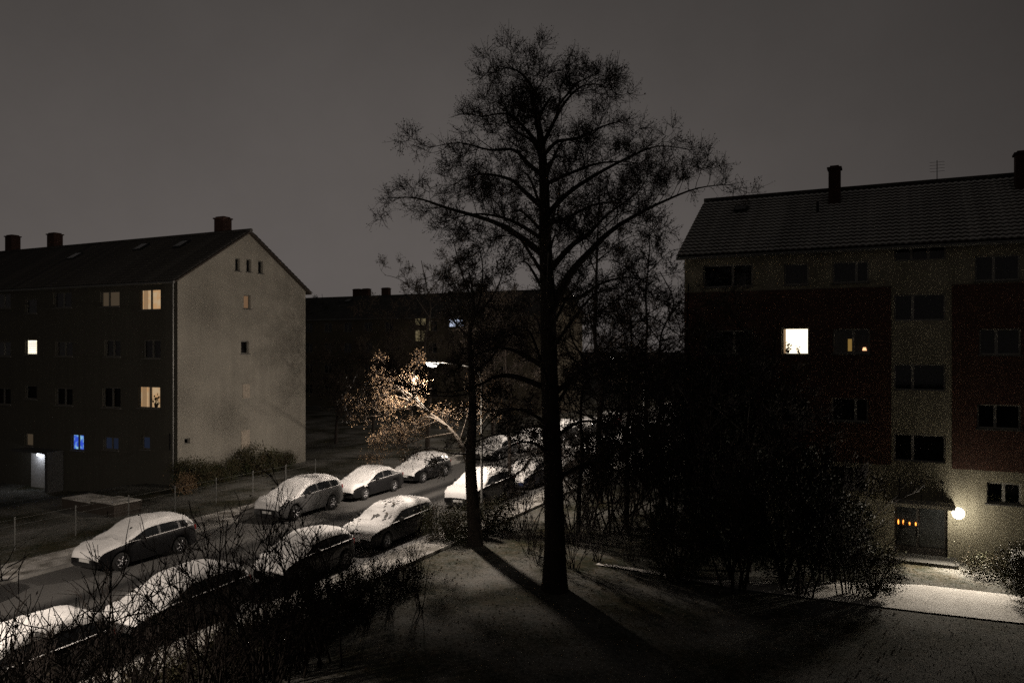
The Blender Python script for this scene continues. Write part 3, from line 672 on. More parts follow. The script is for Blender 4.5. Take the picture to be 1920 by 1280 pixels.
def car_meshes(kind, snow_seed=None):
    K = KINDS[kind]; L, W = K['L'], K['W']; big = kind == 'suv'
    wr = .345 if big else .315; sill0 = .26 if big else .20
    us = sorted({round(L*i/56, 4) for i in range(57)} | {.02,.06} | {K['cab'][0],K['cab'][1],K['ws'][0],K['ws'][1],K['rw'][0],K['rw'][1]} | {K['pil'][0]-.05,K['pil'][0]+.05,K['pil'][1]-.05,K['pil'][1]+.05})
    us = [u for i, u in enumerate(us) if i == 0 or u-us[i-1] > .012]
    rows = []
    for u in us:
        top = lerp_prof(K['top'], u)
        tap = 1 - .16*max(0,1-u/.75)**2 - .13*max(0,1-(L-u)/.6)**2
        w = W*tap; belt = lerp_prof(K['belt'], u); cabh = max(0., top-belt)
        sill = sill0
        for wc in K['wh']:
            q = (wr+.06)**2-(u-wc)**2
            if q > 0: sill = max(sill, wr+math.sqrt(q))
        if u < .12 or u > L-.1: sill = sill0+.05
        bz = min(belt, top-.035); sh = max(bz-.14, sill+.03)
        wb_ = w*.955
        if cabh > .02: roofw = wb_ - (wb_-W*.70)*min(1, cabh/.48); rz = top-.055*min(1,cabh/.2)
        else: roofw = wb_; rz = bz
        lo = min(sill, sh-.02)
        P = [(w*.93, lo),(w*.985, lo+(sh-lo)*.3),(w, lo+(sh-lo)*.7),(w*.995, sh),(wb_+.012, bz-.012),(wb_, bz+.004)]
        for t in (.33,.67,1.0): P.append((wb_+(roofw-wb_)*t + .018*math.sin(math.pi*t)*min(1,cabh/.3), bz+.004+(rz-bz-.004)*t))
        for t in (.12,.35,.65,1.0): P.append((roofw*(1-t), rz+(top-rz)*(1-(1-t)**2.2)))
        rows.append(P)
    m = len(rows[0])
    V = {}
    def vert(i, j, s_): return Vector((s_*rows[i][j][0], us[i]-L/2, rows[i][j][1]))
    body, snow = MB(), MB(); wins = {'side_window': [], 'windscreen': [], 'rear_window': []}
    def in_(u0, u1, r): return u0 >= r[0]-1e-4 and u1 <= r[1]+1e-4
    if snow_seed is None: pass
    # body grid
    def grid(skip, mb, off=None):
        idx = {}
        def vid(i, j, s_):
            if j == m-1: s_ = 1
            k = (i, j, s_)
            if k not in idx:
                p = vert(i, j, s_) + (off(i, j, s_) if off else Vector()); idx[k] = len(mb.v); mb.v.append(tuple(p))
            return idx[k]
        for i in range(len(us)-1):
            for j in range(m-1):
                if skip(i, j): continue
                for s_ in (1, -1):
                    q = (vid(i,j,s_), vid(i+1,j,s_), vid(i+1,j+1,s_), vid(i,j+1,s_))
                    mb.f.append(q if s_ > 0 else q[::-1]); mb.m.append(0)
    def is_side_glass(i, j): 
        if not (5 <= j <= 7): return 0
        u0, u1 = us[i], us[i+1]
        if u0 < K['ws'][0]+.28 or u1 > K['rw'][0]+.06: return 0
        for k, pc in enumerate(K['pil']):
            if u0 >= pc-.06 and u1 <= pc+.06: return 0
        return 1 if u1 <= K['pil'][0] else (2 if u1 <= K['pil'][1] else 3)
    def is_ws(i, j): return j >= 8 and in_(us[i], us[i+1], (K['ws'][0]+.05, K['ws'][1]-.03))
    def is_rw(i, j): return j >= 8 and in_(us[i], us[i+1], K['rw'])
    grid(lambda i, j: is_side_glass(i, j) or is_ws(i, j) or is_rw(i, j), body)
    # end caps
    for i in (0, len(us)-1):
        pts = [vert(i,j,1) for j in range(m)] + [vert(i,j,-1) for j in range(m-2,-1,-1)]
        body.face(pts if i else pts[::-1])
    glass = []
    for g_ in (1,2,3):
        for s_ in (1,-1):
            b = MB()
            for i in range(len(us)-1):
                for j in range(5,8):
                    if is_side_glass(i,j) == g_:
                        q = (vert(i,j,s_),vert(i+1,j,s_),vert(i+1,j+1,s_),vert(i,j+1,s_)); b.face(q if s_>0 else q[::-1])
            if b.f: glass.append(('side_window', b))
    for nm, fn in (('windscreen', is_ws), ('rear_window', is_rw)):
        b = MB(); grid(lambda i, j: not fn(i, j), b); glass.append((nm, b))
    # snow lying on everything that looks up
    rg_ = random.Random(snow_seed or len(kind)); ph = [rg_.uniform(0, 6.28) for _ in range(6)]; dep = rg_.uniform(.75, 1.35)
    wav = lambda u, j: math.sin(u*3.1+ph[0]+j*.8) + .7*math.sin(u*7.7+ph[1]-j*1.3) + .5*math.sin(u*13.0+ph[2]+j*2.1)
    def nrm(i, j, s_):
        a = vert(min(i+1,len(us)-1),j,s_)-vert(max(i-1,0),j,s_); b = vert(i,min(j+1,m-1),s_)-vert(i,max(j-1,0),s_)
        n = a.cross(b)*s_
        if j == m-1: n.x = 0
        return n.normalized() if n.length > 1e-9 else Vector((0,0,1))
    def holds(i, j):
        zc = (nrm(i,j,1).z + nrm(i+1,j+1,1).z)/2
        return (j >= 8 and zc > .20 and us[i+1] < L-.03) or (j == 7 and zc > .5) or (j in (4,5) and not is_side_glass(i,j) and us[i+1] < K['ws'][0]+.1 and zc > .3) or (j in (3,4) and zc > .25 and us[i] > .3 and us[i+1] < L-.2)
    def thick(i, j):
        e = 1.0
        if not all(holds(max(0,min(len(us)-2,i+a)), max(0,min(m-2,j+b))) for a in (-1,0) for b in (-1,0)): e = .12
        return dep*(.044 + .014*wav(us[i], j) + rg_.uniform(-.009,.009)) * (e if j > 4 else .35)
    th = {(i,j): thick(i,j) for i in range(len(us)) for j in range(m)}
    grid(lambda i, j: not holds(i, j), snow, lambda i, j, s_: nrm(i,j,s_)*th[i,j])
    return K, body, glass, snow, wr
def wheel_meshes(r):
    t = MB(); t.lathe([(r*.66,-.095),(r*.93,-.10),(r,-.07),(r,.07),(r*.93,.10),(r*.66,.095)], 'x', (0,0,0), 24)
    m = MB(); m.lathe([(r*.68,-.09),(r*.68,.075),(r*.60,.09),(r*.58,.05),(.0,.045)], 'x', (0,0,0), 20)
    for k in range(5):
        a = 2*math.pi*k/5; c, s_ = math.cos(a), math.sin(a)
        m.tube([(.07,c*.04,s_*.04),(.085,c*r*.62,s_*r*.62)], [.04,.03], 4)
    m.lathe([(.0,.1),(.05,.1),(.055,.05)], 'x', (0,0,0), 10)
    return t.mesh('tyre', mat('tyre', (.02,.02,.02), .9), True), m.mesh('rim', mat('rim_metal', (.30,.30,.31), .4, .1, metal=.7), True)
M_CARGLASS = mat('car_glass', (.018,.020,.022), .08, .2, 2, spec=.6)
M_PLASTIC = mat('black_plastic', (.018,.018,.018), .7)
M_HEADL = mat('headlight_glass', (.45,.46,.48), .12, .2, 20, spec=.7)
M_TAILL = mat('taillight_red', (.32,.015,.012), .2, .2, 20, spec=.6)
M_PLATE = mat('number_plate', (.6,.6,.58), .5, .1)
CARCOL = {'black': (.007,.007,.008), 'dark grey': (.014,.014,.015), 'silver': (.08,.08,.08), 'dark blue': (.015,.02,.05), 'white': (.55,.55,.54), 'dark red': (.10,.012,.012), 'grey': (.035,.035,.037)}
def paint(c):
    n = 'paint_' + c.replace(' ', '_')
    if n in MATS: return MATS[n]
    m = mat(n, CARCOL[c], .38, .15, 3, spec=.25, metal=.0); return m
PROT = {}
def car_proto(kind):
    K, body, glass, snow, wr = car_meshes(kind); L, W = K['L'], K['W']; P = []
    P.append(('body', body.mesh('body', paint('black'), True), None, (0,0,0)))
    for nm, b in glass: P.append((nm, b.mesh(nm, M_CARGLASS, True), None, (0,0,0)))
    P.append(('snow_cover', snow.mesh('snow_cover', M_SNOW, True), None, (0,0,0)))
    u = MB(); u.box(-W*.86, W*.86, -L/2+.25, L/2-.25, .19, .5); P.append(('underbody', u.mesh('underbody', M_PLASTIC), None, (0,0,0)))
    top0 = lerp_prof(K['top'], .12)
    for s_ in (1,-1):
        h = MB(); y0 = -L/2; zz = top0-.13
        pts = [(s_*(W*.50), y0+.035, zz),(s_*(W*.84), y0+.19, zz+.01),(s_*(W*.86), y0+.22, zz+.10),(s_*(W*.54), y0+.06, zz+.09)]
        h.face(pts if s_ > 0 else pts[::-1]); pb = [(p[0]*.97, p[1]+.12, p[2]) for p in pts]
        for i in range(4): h.face((pts[i], pts[(i+1)%4], pb[(i+1)%4], pb[i]))
        h.v = [(v[0]*1.02, v[1]-.03, v[2]) for v in h.v]
        P.append(('headlight', h.mesh('headlight', M_HEADL), None, (0,0,0)))
        h = MB(); zt_ = lerp_prof(K['belt'], L-.3); h.box(s_*W*.70 if s_>0 else -W*.885, W*.885 if s_>0 else -W*.70, L/2-.20, L/2-.035, zt_-.22, zt_-.05); P.append(('taillight', h.mesh('taillight', M_TAILL), None, (0,0,0)))
        mu_ = MB(); yc = K['ws'][0]+.5-L/2; zb = lerp_prof(K['belt'], K['ws'][0]+.5)
        mu_.tube([(s_*(W-.02), yc, zb+.03),(s_*(W+.06), yc, zb+.06),(s_*(W+.12), yc-.02, zb+.10),(s_*(W+.20), yc, zb+.09),(s_*(W+.22), yc, zb+.08)], [.03,.05,.085,.075,.03], 8)
        P.append(('mirror', mu_.mesh('mirror', M_PLASTIC, True), None, (0,0,0)))
    b = MB(); b.box(-W*.42, W*.42, -L/2-.012, -L/2+.05, .34, top0-.16); P.append(('grille', b.mesh('grille', M_PLASTIC), None, (0,0,0)))
    b = MB(); b.box(-.26,.26,-L/2-.03,-L/2-.014,.40,.51); P.append(('number_plate', b.mesh('number_plate', M_PLATE), None, (0,0,0)))
    b = MB(); b.box(-.26,.26,L/2+.004,L/2+.02,.58,.69); P.append(('number_plate', b.mesh('number_plate', M_PLATE), None, (0,0,0)))
    b = MB(); b.box(-W*.72,W*.72,-L/2-.01,-L/2+.2,.22,.33); P.append(('bumper', b.mesh('bumper', M_PLASTIC), None, (0,0,0)))
    ty, ri = wheel_meshes(wr); wheels = []
    for wc in K['wh']:
        for s_ in (1,-1): wheels.append((s_*(W-.10), wc-L/2, wr, s_))
    return P, ty, ri, wheels
def car(kind, color, x, y, rz, label, group='cars parked along the street', z=.006, tail=None):
    if kind not in PROT: PROT[kind] = car_proto(kind)
    P, ty, ri, wheels = PROT[kind]
    r = empty('parked_car', (x, y, z), rz, label, 'car', group)
    for nm, me, _, lc in P:
        if nm == 'snow_cover': me = car_meshes(kind, int(abs(x)*37+y*101))[3].mesh(nm, M_SNOW, True)
        o = mobj(nm, me, r)
        if nm == 'body': o.material_slots[0].link = 'OBJECT'; o.material_slots[0].material = paint(color)
    for (wx, wy, wz, s_) in wheels:
        w = mobj('wheel', ty, r, (wx, wy, wz)); w.rotation_euler = (0, 0, 0 if s_ > 0 else math.pi)
        mobj('rim', ri, w)
    return r
NX, FX = -18.72, -25.25
G1, G2 = 'cars parked in the row beside the lawn', 'cars parked in the row below the beige gable'
NEAR = [('estate','black',10.6,'snow-covered black estate car behind bare shrubs, first in the lawn-side row'),
        ('hatchback','dark grey',15.6,'snow-covered dark grey hatchback behind bare shrub stems, second in the lawn-side row'),
        ('city_car','black',21.0,'snow-covered small black city car, third in the lawn-side row from the near lamp'),
        ('estate','dark grey',26.4,'snow-covered dark estate with fallen leaves on its windscreen, before the forked tree'),
        ('suv','black',34.6,'snow-covered black SUV directly behind the forked tree trunk'),
        ('hatchback','dark blue',40.2,'snow-covered dark blue hatchback behind the SUV in the lawn-side row'),
        ('sedan','grey',46.0,'snow-covered grey sedan in the lawn-side row before the second street lamp'),
        ('estate','black',51.4,'snow-covered black estate in the lawn-side row just before the second street lamp'),
        ('hatchback','silver',59.5,'snow-covered silver hatchback in the lawn-side row just past the second street lamp'),
        ('sedan','black',65.2,'snow-covered black sedan in the lawn-side row, two cars past the second lamp'),
        ('suv','grey',71.0,'snow-covered grey SUV in the lawn-side row before the third street lamp'),
        ('hatchback','black',77.0,'snow-covered black hatchback at the third street lamp')]
FAR = [('sedan','black',12.1,'black sedan with a red tail light in the row below the gable'),
       ('hatchback','black',19.7,'snow-covered black hatchback behind bare shrub twigs, opposite the lawn-side hatchbacks'),
       ('suv','silver',28.6,'snow-covered silver SUV with bare side doors below the beige gable'),
       ('sedan','dark grey',33.9,'snow-covered sedan showing its headlights, behind the silver SUV'),
       ('hatchback','black',39.4,'snow-covered black hatchback under the orange-leaved branches'),
       ('hatchback','grey',49.0,'snow-covered grey hatchback on the gable side past the orange leaves'),
       ('estate','white',54.4,'snow-covered white estate on the gable side opposite the second lamp'),
       ('suv','black',61.0,'snow-covered black SUV on the gable side past the second lamp'),
       ('sedan','silver',67.0,'snow-covered silver sedan on the gable side, two cars past the second lamp'),
       ('hatchback','dark red',73.0,'snow-covered dark red hatchback on the gable side before the third lamp')]
rg = random.Random(3)
for k, c, y, lab in NEAR: car(k, c, NX + {10.6:.75,15.6:.5,21.0:.45,26.4:.2}.get(y, 0) + rg.uniform(-.05,.05), y, R_(rg.uniform(-1.2,1.2)), lab, G1)
for k, c, y, lab in FAR: car(k, c, FX+rg.uniform(-.08,.08), y, R_(rg.uniform(-1.2,1.2)), lab, G2)
car('sedan','dark blue', -49.5, 26.2, R_(78), 'dark blue car in the courtyard before the white entrance porch', 'cars in the courtyard', gz(-49.5,26.2))

# ------------------------------------------------------------------ trees
def catmull(pts, n=4):
    pts = [Vector(p) for p in pts]; out = []
    for i in range(len(pts)-1):
        p0, p1, p2, p3 = pts[max(i-1,0)], pts[i], pts[i+1], pts[min(i+2,len(pts)-1)]
        for k in range(n):
            t = k/n; out.append(.5*((2*p1)+(p2-p0)*t+(2*p0-5*p1+4*p2-p3)*t*t+(3*p1-p0-3*p2+p3)*t**3))
    out.append(pts[-1]); return out
class Tree:
    def __init__(s, seed, leaf=.07, leafn=5, up=.25, mats=(M_BARK, M_TWIG, M_LEAFD), leafm_chance=1.0, twigr=.006, ang=(35,65)):
        s.r = random.Random(seed); s.wood = MB(); s.crown = MB(); s.leaf = leaf; s.leafn = leafn; s.up = up; s.mats = mats; s.lc = leafm_chance; s.tr = twigr; s.ang = ang
    def limb(s, pts, r0, r1, k=8, n=4):
        p = catmull(pts, n); N = len(p)-1
        s.wood.tube(p, [r0+(r1-r0)*(i/N)**.8 for i in range(N+1)], k)
        return p
    def path(s, p, d, L, n, wob, up):
        pts = [p]; d = d.normalized()
        for i in range(n):
            d = (d + Vector((s.r.gauss(0,wob), s.r.gauss(0,wob), s.r.gauss(0,wob)+up/n))).normalized()
            pts.append(pts[-1] + d*(L/n))
        return pts
    def side(s, t):
        a = R_(s.r.uniform(*s.ang)); u = t.orthogonal().normalized(); w = t.cross(u); f = s.r.uniform(0, 2*math.pi)
        return t*math.cos(a) + (u*math.cos(f)+w*math.sin(f))*math.sin(a)
    def twigs(s, pts, n, L):
        for _ in range(n):
            i = s.r.randrange(max(0,len(pts)-4), len(pts)-1); f = s.r.random(); p = pts[i].lerp(pts[i+1], f)
            d = s.side((pts[i+1]-pts[i]).normalized()); q = s.path(p, d, L*s.r.uniform(.6,1.3), 2, .2, s.up)
            s.crown.tube(q, [s.tr, s.tr*.8, s.tr*.5], 3, 0, False)
            if s.r.random() < s.lc:
                for _ in range(s.leafn):
                    t = s.r.random(); c = q[1].lerp(q[2], t) + Vector((s.r.gauss(0,.05), s.r.gauss(0,.05), s.r.gauss(0,.05)))
                    s.crown.leaf(c, s.leaf, s.r, 1)
    def sub(s, pts, r0, levels, sp, Ls, start=.25):
        """side branches along pts; sp spacing and Ls length per level"""
        lev = levels[0]
        lens = [0.0]
        for a, b in zip(pts, pts[1:]): lens.append(lens[-1]+(b-a).length)
        T = lens[-1]; x = T*start + s.r.uniform(0, sp[0])
        while x < T:
            i = max(k for k in range(len(lens)) if lens[k] <= x); i = min(i, len(pts)-2)
            f = (x-lens[i])/max(lens[i+1]-lens[i],1e-6); p = pts[i].lerp(pts[i+1], f); t = (pts[i+1]-pts[i]).normalized()
            L = Ls[0]*s.r.uniform(.6,1.25)*(1-.45*(x/T)); rr = max(s.tr*1.3, min(r0*.5, L*.012))
            q = s.path(p, s.side(t), L, 5 if lev > 1 else 3, .16, s.up)
            (s.wood if lev > 1 else s.crown).tube(q, [rr*(1-.75*k/(len(q)-1)) for k in range(len(q))], 5 if lev > 1 else 3, 0, False)
            if lev > 1: s.sub(q, rr, levels[1:], sp[1:], Ls[1:], .2)
            else: s.twigs(q, s.ntw, s.Ltw)
            x += sp[0]*s.r.uniform(.6,1.4)
        if lev == 1 or len(levels) == 1: s.twigs(pts, s.ntw, s.Ltw)
    ntw = 5; Ltw = .35
    def build(s, name, base, label, cat='tree', group=None):
        r = empty(name, base, 0, label, cat, group); B = Vector(base)
        for mb, nm, ms in ((s.wood, 'trunk', [s.mats[0]]), (s.crown, 'crown', [s.mats[1], s.mats[2]])):
            mb.v = [(v[0]-B.x, v[1]-B.y, v[2]-B.z) for v in mb.v]; mb.obj(nm, ms, r, nm == 'trunk')
        return r
# --- the tall tree on the lawn
D = 25.2
T = Tree(11, leaf=.055, leafn=3, up=.34, twigr=.0068); T.ntw = 8; T.Ltw = .42
rr = random.Random(77)
base = at(1040, HOR + (CAMZ-gz(-9,23.5))*FPX/D, D); base.z = gz(base.x, base.y)
tp = [base - Vector((0,0,.3)), base + Vector((0,0,.25)), at(1040,1000,D), at(1036,850,D), at(1030,700,D), at(1027,560,D), at(1022,440,D), at(1020,340,D), at(1014,262,D), at(1005,215,D), at(998,182,D), at(990,165,D), at(980,150,D)]
p = catmull(tp, 4); N = len(p)-1
rad = [.56,.42,.33,.30,.28,.25,.20,.16,.12,.085,.06,.035,.012]
T.wood.tube(p, [rad[min(i//4,12)] + (rad[min(i//4+1,12)]-rad[min(i//4,12)])*(i%4)/4 for i in range(N+1)], 14)
T.sub(p[int(N*.6):], .1, (3,2,1), (.3,.26,.2), (1.35,.62,.34), .05)
LIMBS = [
 ([(1020,478),(963,436),(917,413),(838,390),(778,371),(716,372)], .12, .5),
 ([(1020,450),(972,420),(930,405),(880,402),(820,420)], .08, -1.0),
 ([(1020,392),(981,357),(958,337),(917,327),(884,330),(838,352)], .09, .8),
 ([(1018,330),(990,307),(963,281),(917,281),(861,268),(801,278)], .085, -.6),
 ([(1012,275),(990,247),(953,214),(905,218),(878,214)], .07, .5),
 ([(1006,178),(980,140),(952,128),(925,134)], .05, -.3),
 ([(1036,580),(1069,514),(1110,468),(1142,436),(1184,408),(1239,380),(1308,353),(1378,345)], .15, .4),
 ([(1030,508),(1069,463),(1106,436),(1138,403),(1193,362),(1218,325)], .11, 1.0),
 ([(1026,404),(1055,371),(1092,343),(1138,316),(1184,293),(1235,274),(1299,282)], .10, -.5),
 ([(1026,344),(1069,325),(1120,307),(1170,303),(1215,310)], .07, .9),
 ([(1021,290),(1046,265),(1083,260),(1129,237),(1172,226)], .07, .3),
 ([(1019,268),(1041,224),(1060,191),(1087,164),(1118,158),(1146,166)], .07, -.4),
 ([(1044,214),(1050,185),(1051,162),(1064,142)], .045, .3),
 ([(1041,206),(1078,160),(1098,148),(1118,138)], .04, .2),
 ([(999,175),(1012,162),(1022,138)], .035, .1),
 ([(1021,330),(1002,270),(960,240),(945,200),(920,188)], .06, .7),
 ([(1022,420),(1060,410),(1110,385),(1160,380),(1210,395)], .07, -1.1),
 ([(1030,560),(1080,560),(1130,530),(1185,520),(1235,540)], .09, .9),
 ([(1022,690),(975,662),(930,652),(880,672),(850,700)], .09, .5),
 ([(1018,725),(966,706),(929,706),(896,722),(830,735),(730,712)], .10, -.5),
 ([(1034,800),(985,770),(945,772),(910,800),(890,850)], .07, .8),
 ([(1038,740),(1100,690),(1160,680),(1215,720),(1250,780)], .09, -.6),
 ([(1040,820),(1090,790),(1150,800),(1200,840)], .07, .7),
 ([(1040,900),(1100,868),(1160,862),(1240,832)], .08, .6),
 ([(1038,860),(1000,830),(960,835),(930,870)], .06, -.7),
]
for pts, r0, dz in LIMBS:
    n = len(pts)-1; low = pts[0][1] > 640
    P3 = [at(x, y, D + dz*2.6*(i/n)**1.3) for i, (x, y) in enumerate(pts)]
    P3[0] = P3[0] + (P3[0]-P3[1]).normalized()*.05
    q = T.limb(P3, r0*1.1, .006, 8); T.twigs(q, 22, .5)
    if low: T.up = .0
    T.sub(q, r0, (3,2,1), (.36,.27,.2), (1.5,.64,.36) if not low else (1.5,.65,.42), .12)
    T.up = .35
# limbs reaching towards and away from the viewer complete the round crown
for i in range(19):
    z = 6.0 + i*.55; w = max(.9, min(5.0, (18.0-z)*.42)); a = (i*137.5) % 360
    a = R_(60 + (a % 60) + (180 if i % 2 else 0)); dv = RT*math.cos(a) + FW*math.sin(a)
    c = min(p, key=lambda q_: abs(q_.z-z))
    P3 = [c, c+dv*w*.35+Vector((0,0,w*.22)), c+dv*w*.7+Vector((0,0,w*.40)), c+dv*w+Vector((0,0,w*.42))]
    q = T.limb(P3, .08, .014, 7); T.sub(q, .07, (3,2,1), (.55,.34,.24), (1.5,.65,.36), .3)
T.build('tall_tree', base, 'tall broad-crowned bare tree with withered seed clusters on the lawn')
# --- forked tree lit by the lamp
D2 = 30.8
T = Tree(21, leaf=.075, leafn=5, up=.12, twigr=.008); T.ntw = 8; T.Ltw = .4
b2 = at(891, HOR + CAMZ*FPX/D2, D2); b2.z = 0
q = T.limb([b2-Vector((0,0,.3)), b2+Vector((0,0,.3)), at(886,940,D2), at(882,860,D2), at(886,780,D2), at(884,700,D2), at(880,630,D2), at(888,570,D2), at(880,510,D2)], .38, .02, 12)
T.sub(q, .1, (3,2,1), (.42,.32,.24), (2.2,.8,.4), .58)
for pts, r0, dz in (([(886,640),(850,600),(830,550),(840,490)],.06,.8),([(884,600),(920,560),(940,520),(950,460)],.06,-.8),([(882,620),(900,560),(905,500),(895,450)],.06,1.2),([(886,700),(930,660),(965,600)],.06,.5),([(884,560),(862,500),(850,450)],.05,.6),
                    ([(886,760),(915,770),(960,765),(1000,780)],.05,-.6),([(884,830),(930,815),(985,812),(1020,850)],.05,.6),([(884,850),(850,850),(800,840),(760,860)],.05,-.4),([(886,735),(850,742),(790,738),(730,715),(660,742)],.055,-.9)):
    n = len(pts)-1; l = T.limb([at(x,y,D2+dz*2.2*(i/n)) for i,(x,y) in enumerate(pts)], r0, .012, 7); T.sub(l, r0, (3,2,1), (.5,.34,.25), (1.5,.7,.4), .2)
T.build('forked_tree', b2, 'forked tree with drooping dark branches between parked cars and lawn')
# leaning stem with orange leaves
T = Tree(31, leaf=.062, leafn=5, up=.05, mats=(M_BARK2, M_TWIG, M_LEAFO), ang=(30,70)); T.ntw = 6; T.Ltw = .4
D3 = 32.6
b3 = at(884, HOR + CAMZ*FPX/D3, D3); b3.z = 0
q = T.limb([b3-Vector((0,0,.3)), b3+Vector((0,0,.3)), at(882,900,D3+.3), at(868,840,D3+.8), at(838,800,D3+1.6), at(800,772,D3+2.4), at(768,752,D3+3), at(740,742,D3+3.4)], .2, .03, 9)
T.sub(q, .08, (3,2,1), (.35,.3,.24), (1.5,.6,.32), .62)
for pts, r0, dz in (([(838,800),(806,782),(780,790),(745,805),(720,800)],.06,3.6),([(806,775),(770,740),(735,735),(690,760),(665,755)],.06,4.2),([(800,772),(780,740),(775,705),(782,672)],.05,7.0),
                    ([(770,752),(735,712),(720,690)],.04,4.6),([(868,840),(890,790),(905,760),(920,735)],.05,2.4),([(850,812),(800,820),(760,830),(715,822)],.05,3.4),([(780,760),(740,770),(700,780),(672,778)],.04,3.0),([(868,840),(900,800),(925,770),(945,765)],.045,2.8),([(862,828),(880,770),(895,735),(920,715)],.04,3.4),([(820,790),(770,808),(720,830),(690,838)],.04,4.0),([(800,772),(760,735),(720,730),(680,728)],.045,3.6)):
    n = len(pts)-1; l = T.limb([at(x,y,D3+1.2+(dz-1.2)*(i/n)) for i,(x,y) in enumerate(pts)], r0, .01, 7); T.sub(l, r0, (3,2,1), (.42,.3,.22), (1.0,.5,.3), .3)
T.build('small_tree', b3, 'small leaning tree with orange autumn leaves lit by the street lamp')
# --- trees behind
def grown(seed, px, d, h, name, label, spread=1.0, r=.2, leafn=5, first=.25, group=None, z0=None, mats=None, limbs=15, leaf=.09, base=None):
    T = Tree(seed, leaf=leaf, leafn=leafn, up=.3, twigr=.011, **({'mats': mats} if mats else {})); T.ntw = 6; T.Ltw = .5
    b = Vector(base) if base else at(px, HOR, d); b.z = gz(b.x, b.y) - .02
    R = T.r; pts = [b-Vector((0,0,.2)), b+Vector((0,0,h*.1))]
    for k in range(2, 9): pts.append(b + Vector((R.gauss(0,.12*k*.3), R.gauss(0,.12*k*.3), h*k/8)))
    q = T.limb(pts, r, .02, 9, 3); N = len(q)-1
    for i in range(limbs):
        f = first + (1-first)*.92*i/limbs; c = q[int(N*f)]; a = R_(i*137.5+R.uniform(-25,25)); L = spread*h*.36*(1-((f-first)/(1.02-first))**1.6*.8)*R.uniform(.7,1.1)
        dv = Vector((math.cos(a), math.sin(a), 0))
        l = T.limb([c, c+dv*L*.35+Vector((0,0,L*.25)), c+dv*L*.7+Vector((0,0,L*.48)), c+dv*L+Vector((0,0,L*.55))], r*.32*(1-f*.5), .012, 6)
        T.sub(l, r*.25, (3,2,1), (.66,.42,.32), (1.8,.85,.5), .2)
    return T.build(name, b, label, 'tree', group)
grown(41, 1124, 39, 16.3, 'bare_tree', 'slender bare tree behind the right side of the tall tree', .95, .2)
grown(42, 1212, 44, 14.6, 'bare_tree', 'bare tree standing beside the corner of the brick panelled block', .85, .17)
grown(43, 802, 56, 14.2, 'bare_tree', 'bare tree with arching side limbs against the sky behind the orange leaves', 1.15, .22)
grown(44, 925, 60, 13.6, 'bare_tree', 'dense bare tree standing before the far block behind the forked tree', .9, .2)
grown(45, 4, 75, 17.3, 'bare_tree', 'bare tree rising behind the roof of the beige gabled block', .95, .24)
grown(46, 604, 108, 15.4, 'bare_tree', 'bare treetop just above the far roof beside the beige gable', .8, .2, limbs=10)
grown(47, 1180, 66, 12.5, 'bare_tree', 'bare street tree behind the parked cars past the second lamp', .9, .16)
grown(48, 700, 70, 9.0, 'bare_tree', 'small dark tree on the lawn before the far block', 1.1, .15, leafn=6)
grown(49, 630, 66, 8.0, 'bare_tree', 'small dark tree close behind the corner of the beige gable', 1.2, .15, leafn=6)
grown(51, 1085, 31.5, 9.6, 'bare_tree', 'low-branched dark tree just right of the tall trunk', 1.25, .13, leafn=2, first=.12, limbs=13)
grown(52, 1175, 33.5, 10.4, 'bare_tree', 'low-branched dark tree between the tall tree and the evergreens', 1.2, .14, leafn=2, first=.12, limbs=13)
grown(53, 1240, 37, 11.5, 'bare_tree', 'low-branched dark tree at the corner of the brick panelled block', 1.0, .14, leafn=2, first=.15, limbs=12)
grown(54, 955, 42, 10.5, 'bare_tree', 'low-branched dark tree seen between the forked tree and the tall tree', .9, .14, leafn=2, first=.34, limbs=12)
grown(55, 1300, 29.5, 10.6, 'bare_tree', 'loose bare tree rising before the left end of the brick panels', 1.05, .12, leafn=2, first=.15, limbs=14)
grown(56, 1405, 28.5, 8.6, 'bare_tree', 'loose bare tree rising out of the evergreen bushes', 1.1, .11, leafn=2, first=.18, limbs=13)
# --- evergreens and hedges
def leafy(seed, w, d, h, n, m, leaf=.09, flat=False, stems=7):
    """a dense shrub: stems inside, leaves spread through the volume in clumps"""
    R = random.Random(seed); s = MB(); c = MB()
    for i in range(stems):
        a = 2*math.pi*i/stems; s.tube([(0,0,-.1),(math.cos(a)*w*.12,math.sin(a)*d*.12,h*.35),(math.cos(a)*w*.3,math.sin(a)*d*.3,h*.75)], [.05,.04,.012], 5)
    cl = []
    for i in range(int(n/60)):
        if flat: x, y, z = R.uniform(-w/2,w/2), R.uniform(-d/2,d/2), R.uniform(.05,h)
        else:
            while True:
                x, y, z = R.uniform(-1,1), R.uniform(-1,1), R.uniform(-1,1); q = x*x+y*y+z*z
                if .25 < q < 1: break
            x, y, z = x*w/2, y*d/2, h*.52+z*h*.47
        cl.append((x, y, max(.06, z)))
    for (x, y, z) in cl:
        rr_ = R.uniform(.12,.28)
        for _ in range(60): c.leaf(Vector((x+R.gauss(0,rr_), y+R.gauss(0,rr_), max(.02, z+R.gauss(0,rr_*.7)))), leaf, R, 0)
    return s.mesh('stem', M_BARK), c.mesh('foliage', m)
def plant(name, meshes, loc, label, cat='shrub', group=None, rz=0, sc=1.0):
    o = empty(name, loc, rz, label, cat, group, sc)
    mobj('stem', meshes[0], o); mobj('foliage', meshes[1], o); return o
ev1 = leafy(1, 4.6, 4.2, 5.0, 13000, M_EVER, .10); ev2 = leafy(2, 3.2, 3.0, 8.6, 13000, M_EVER, .10); ev3 = leafy(3, 3.6, 3.4, 3.0, 14000, M_HEDGE, .09)
def gnd(px, d): v = at(px, HOR, d); v.z = gz(v.x, v.y); return v
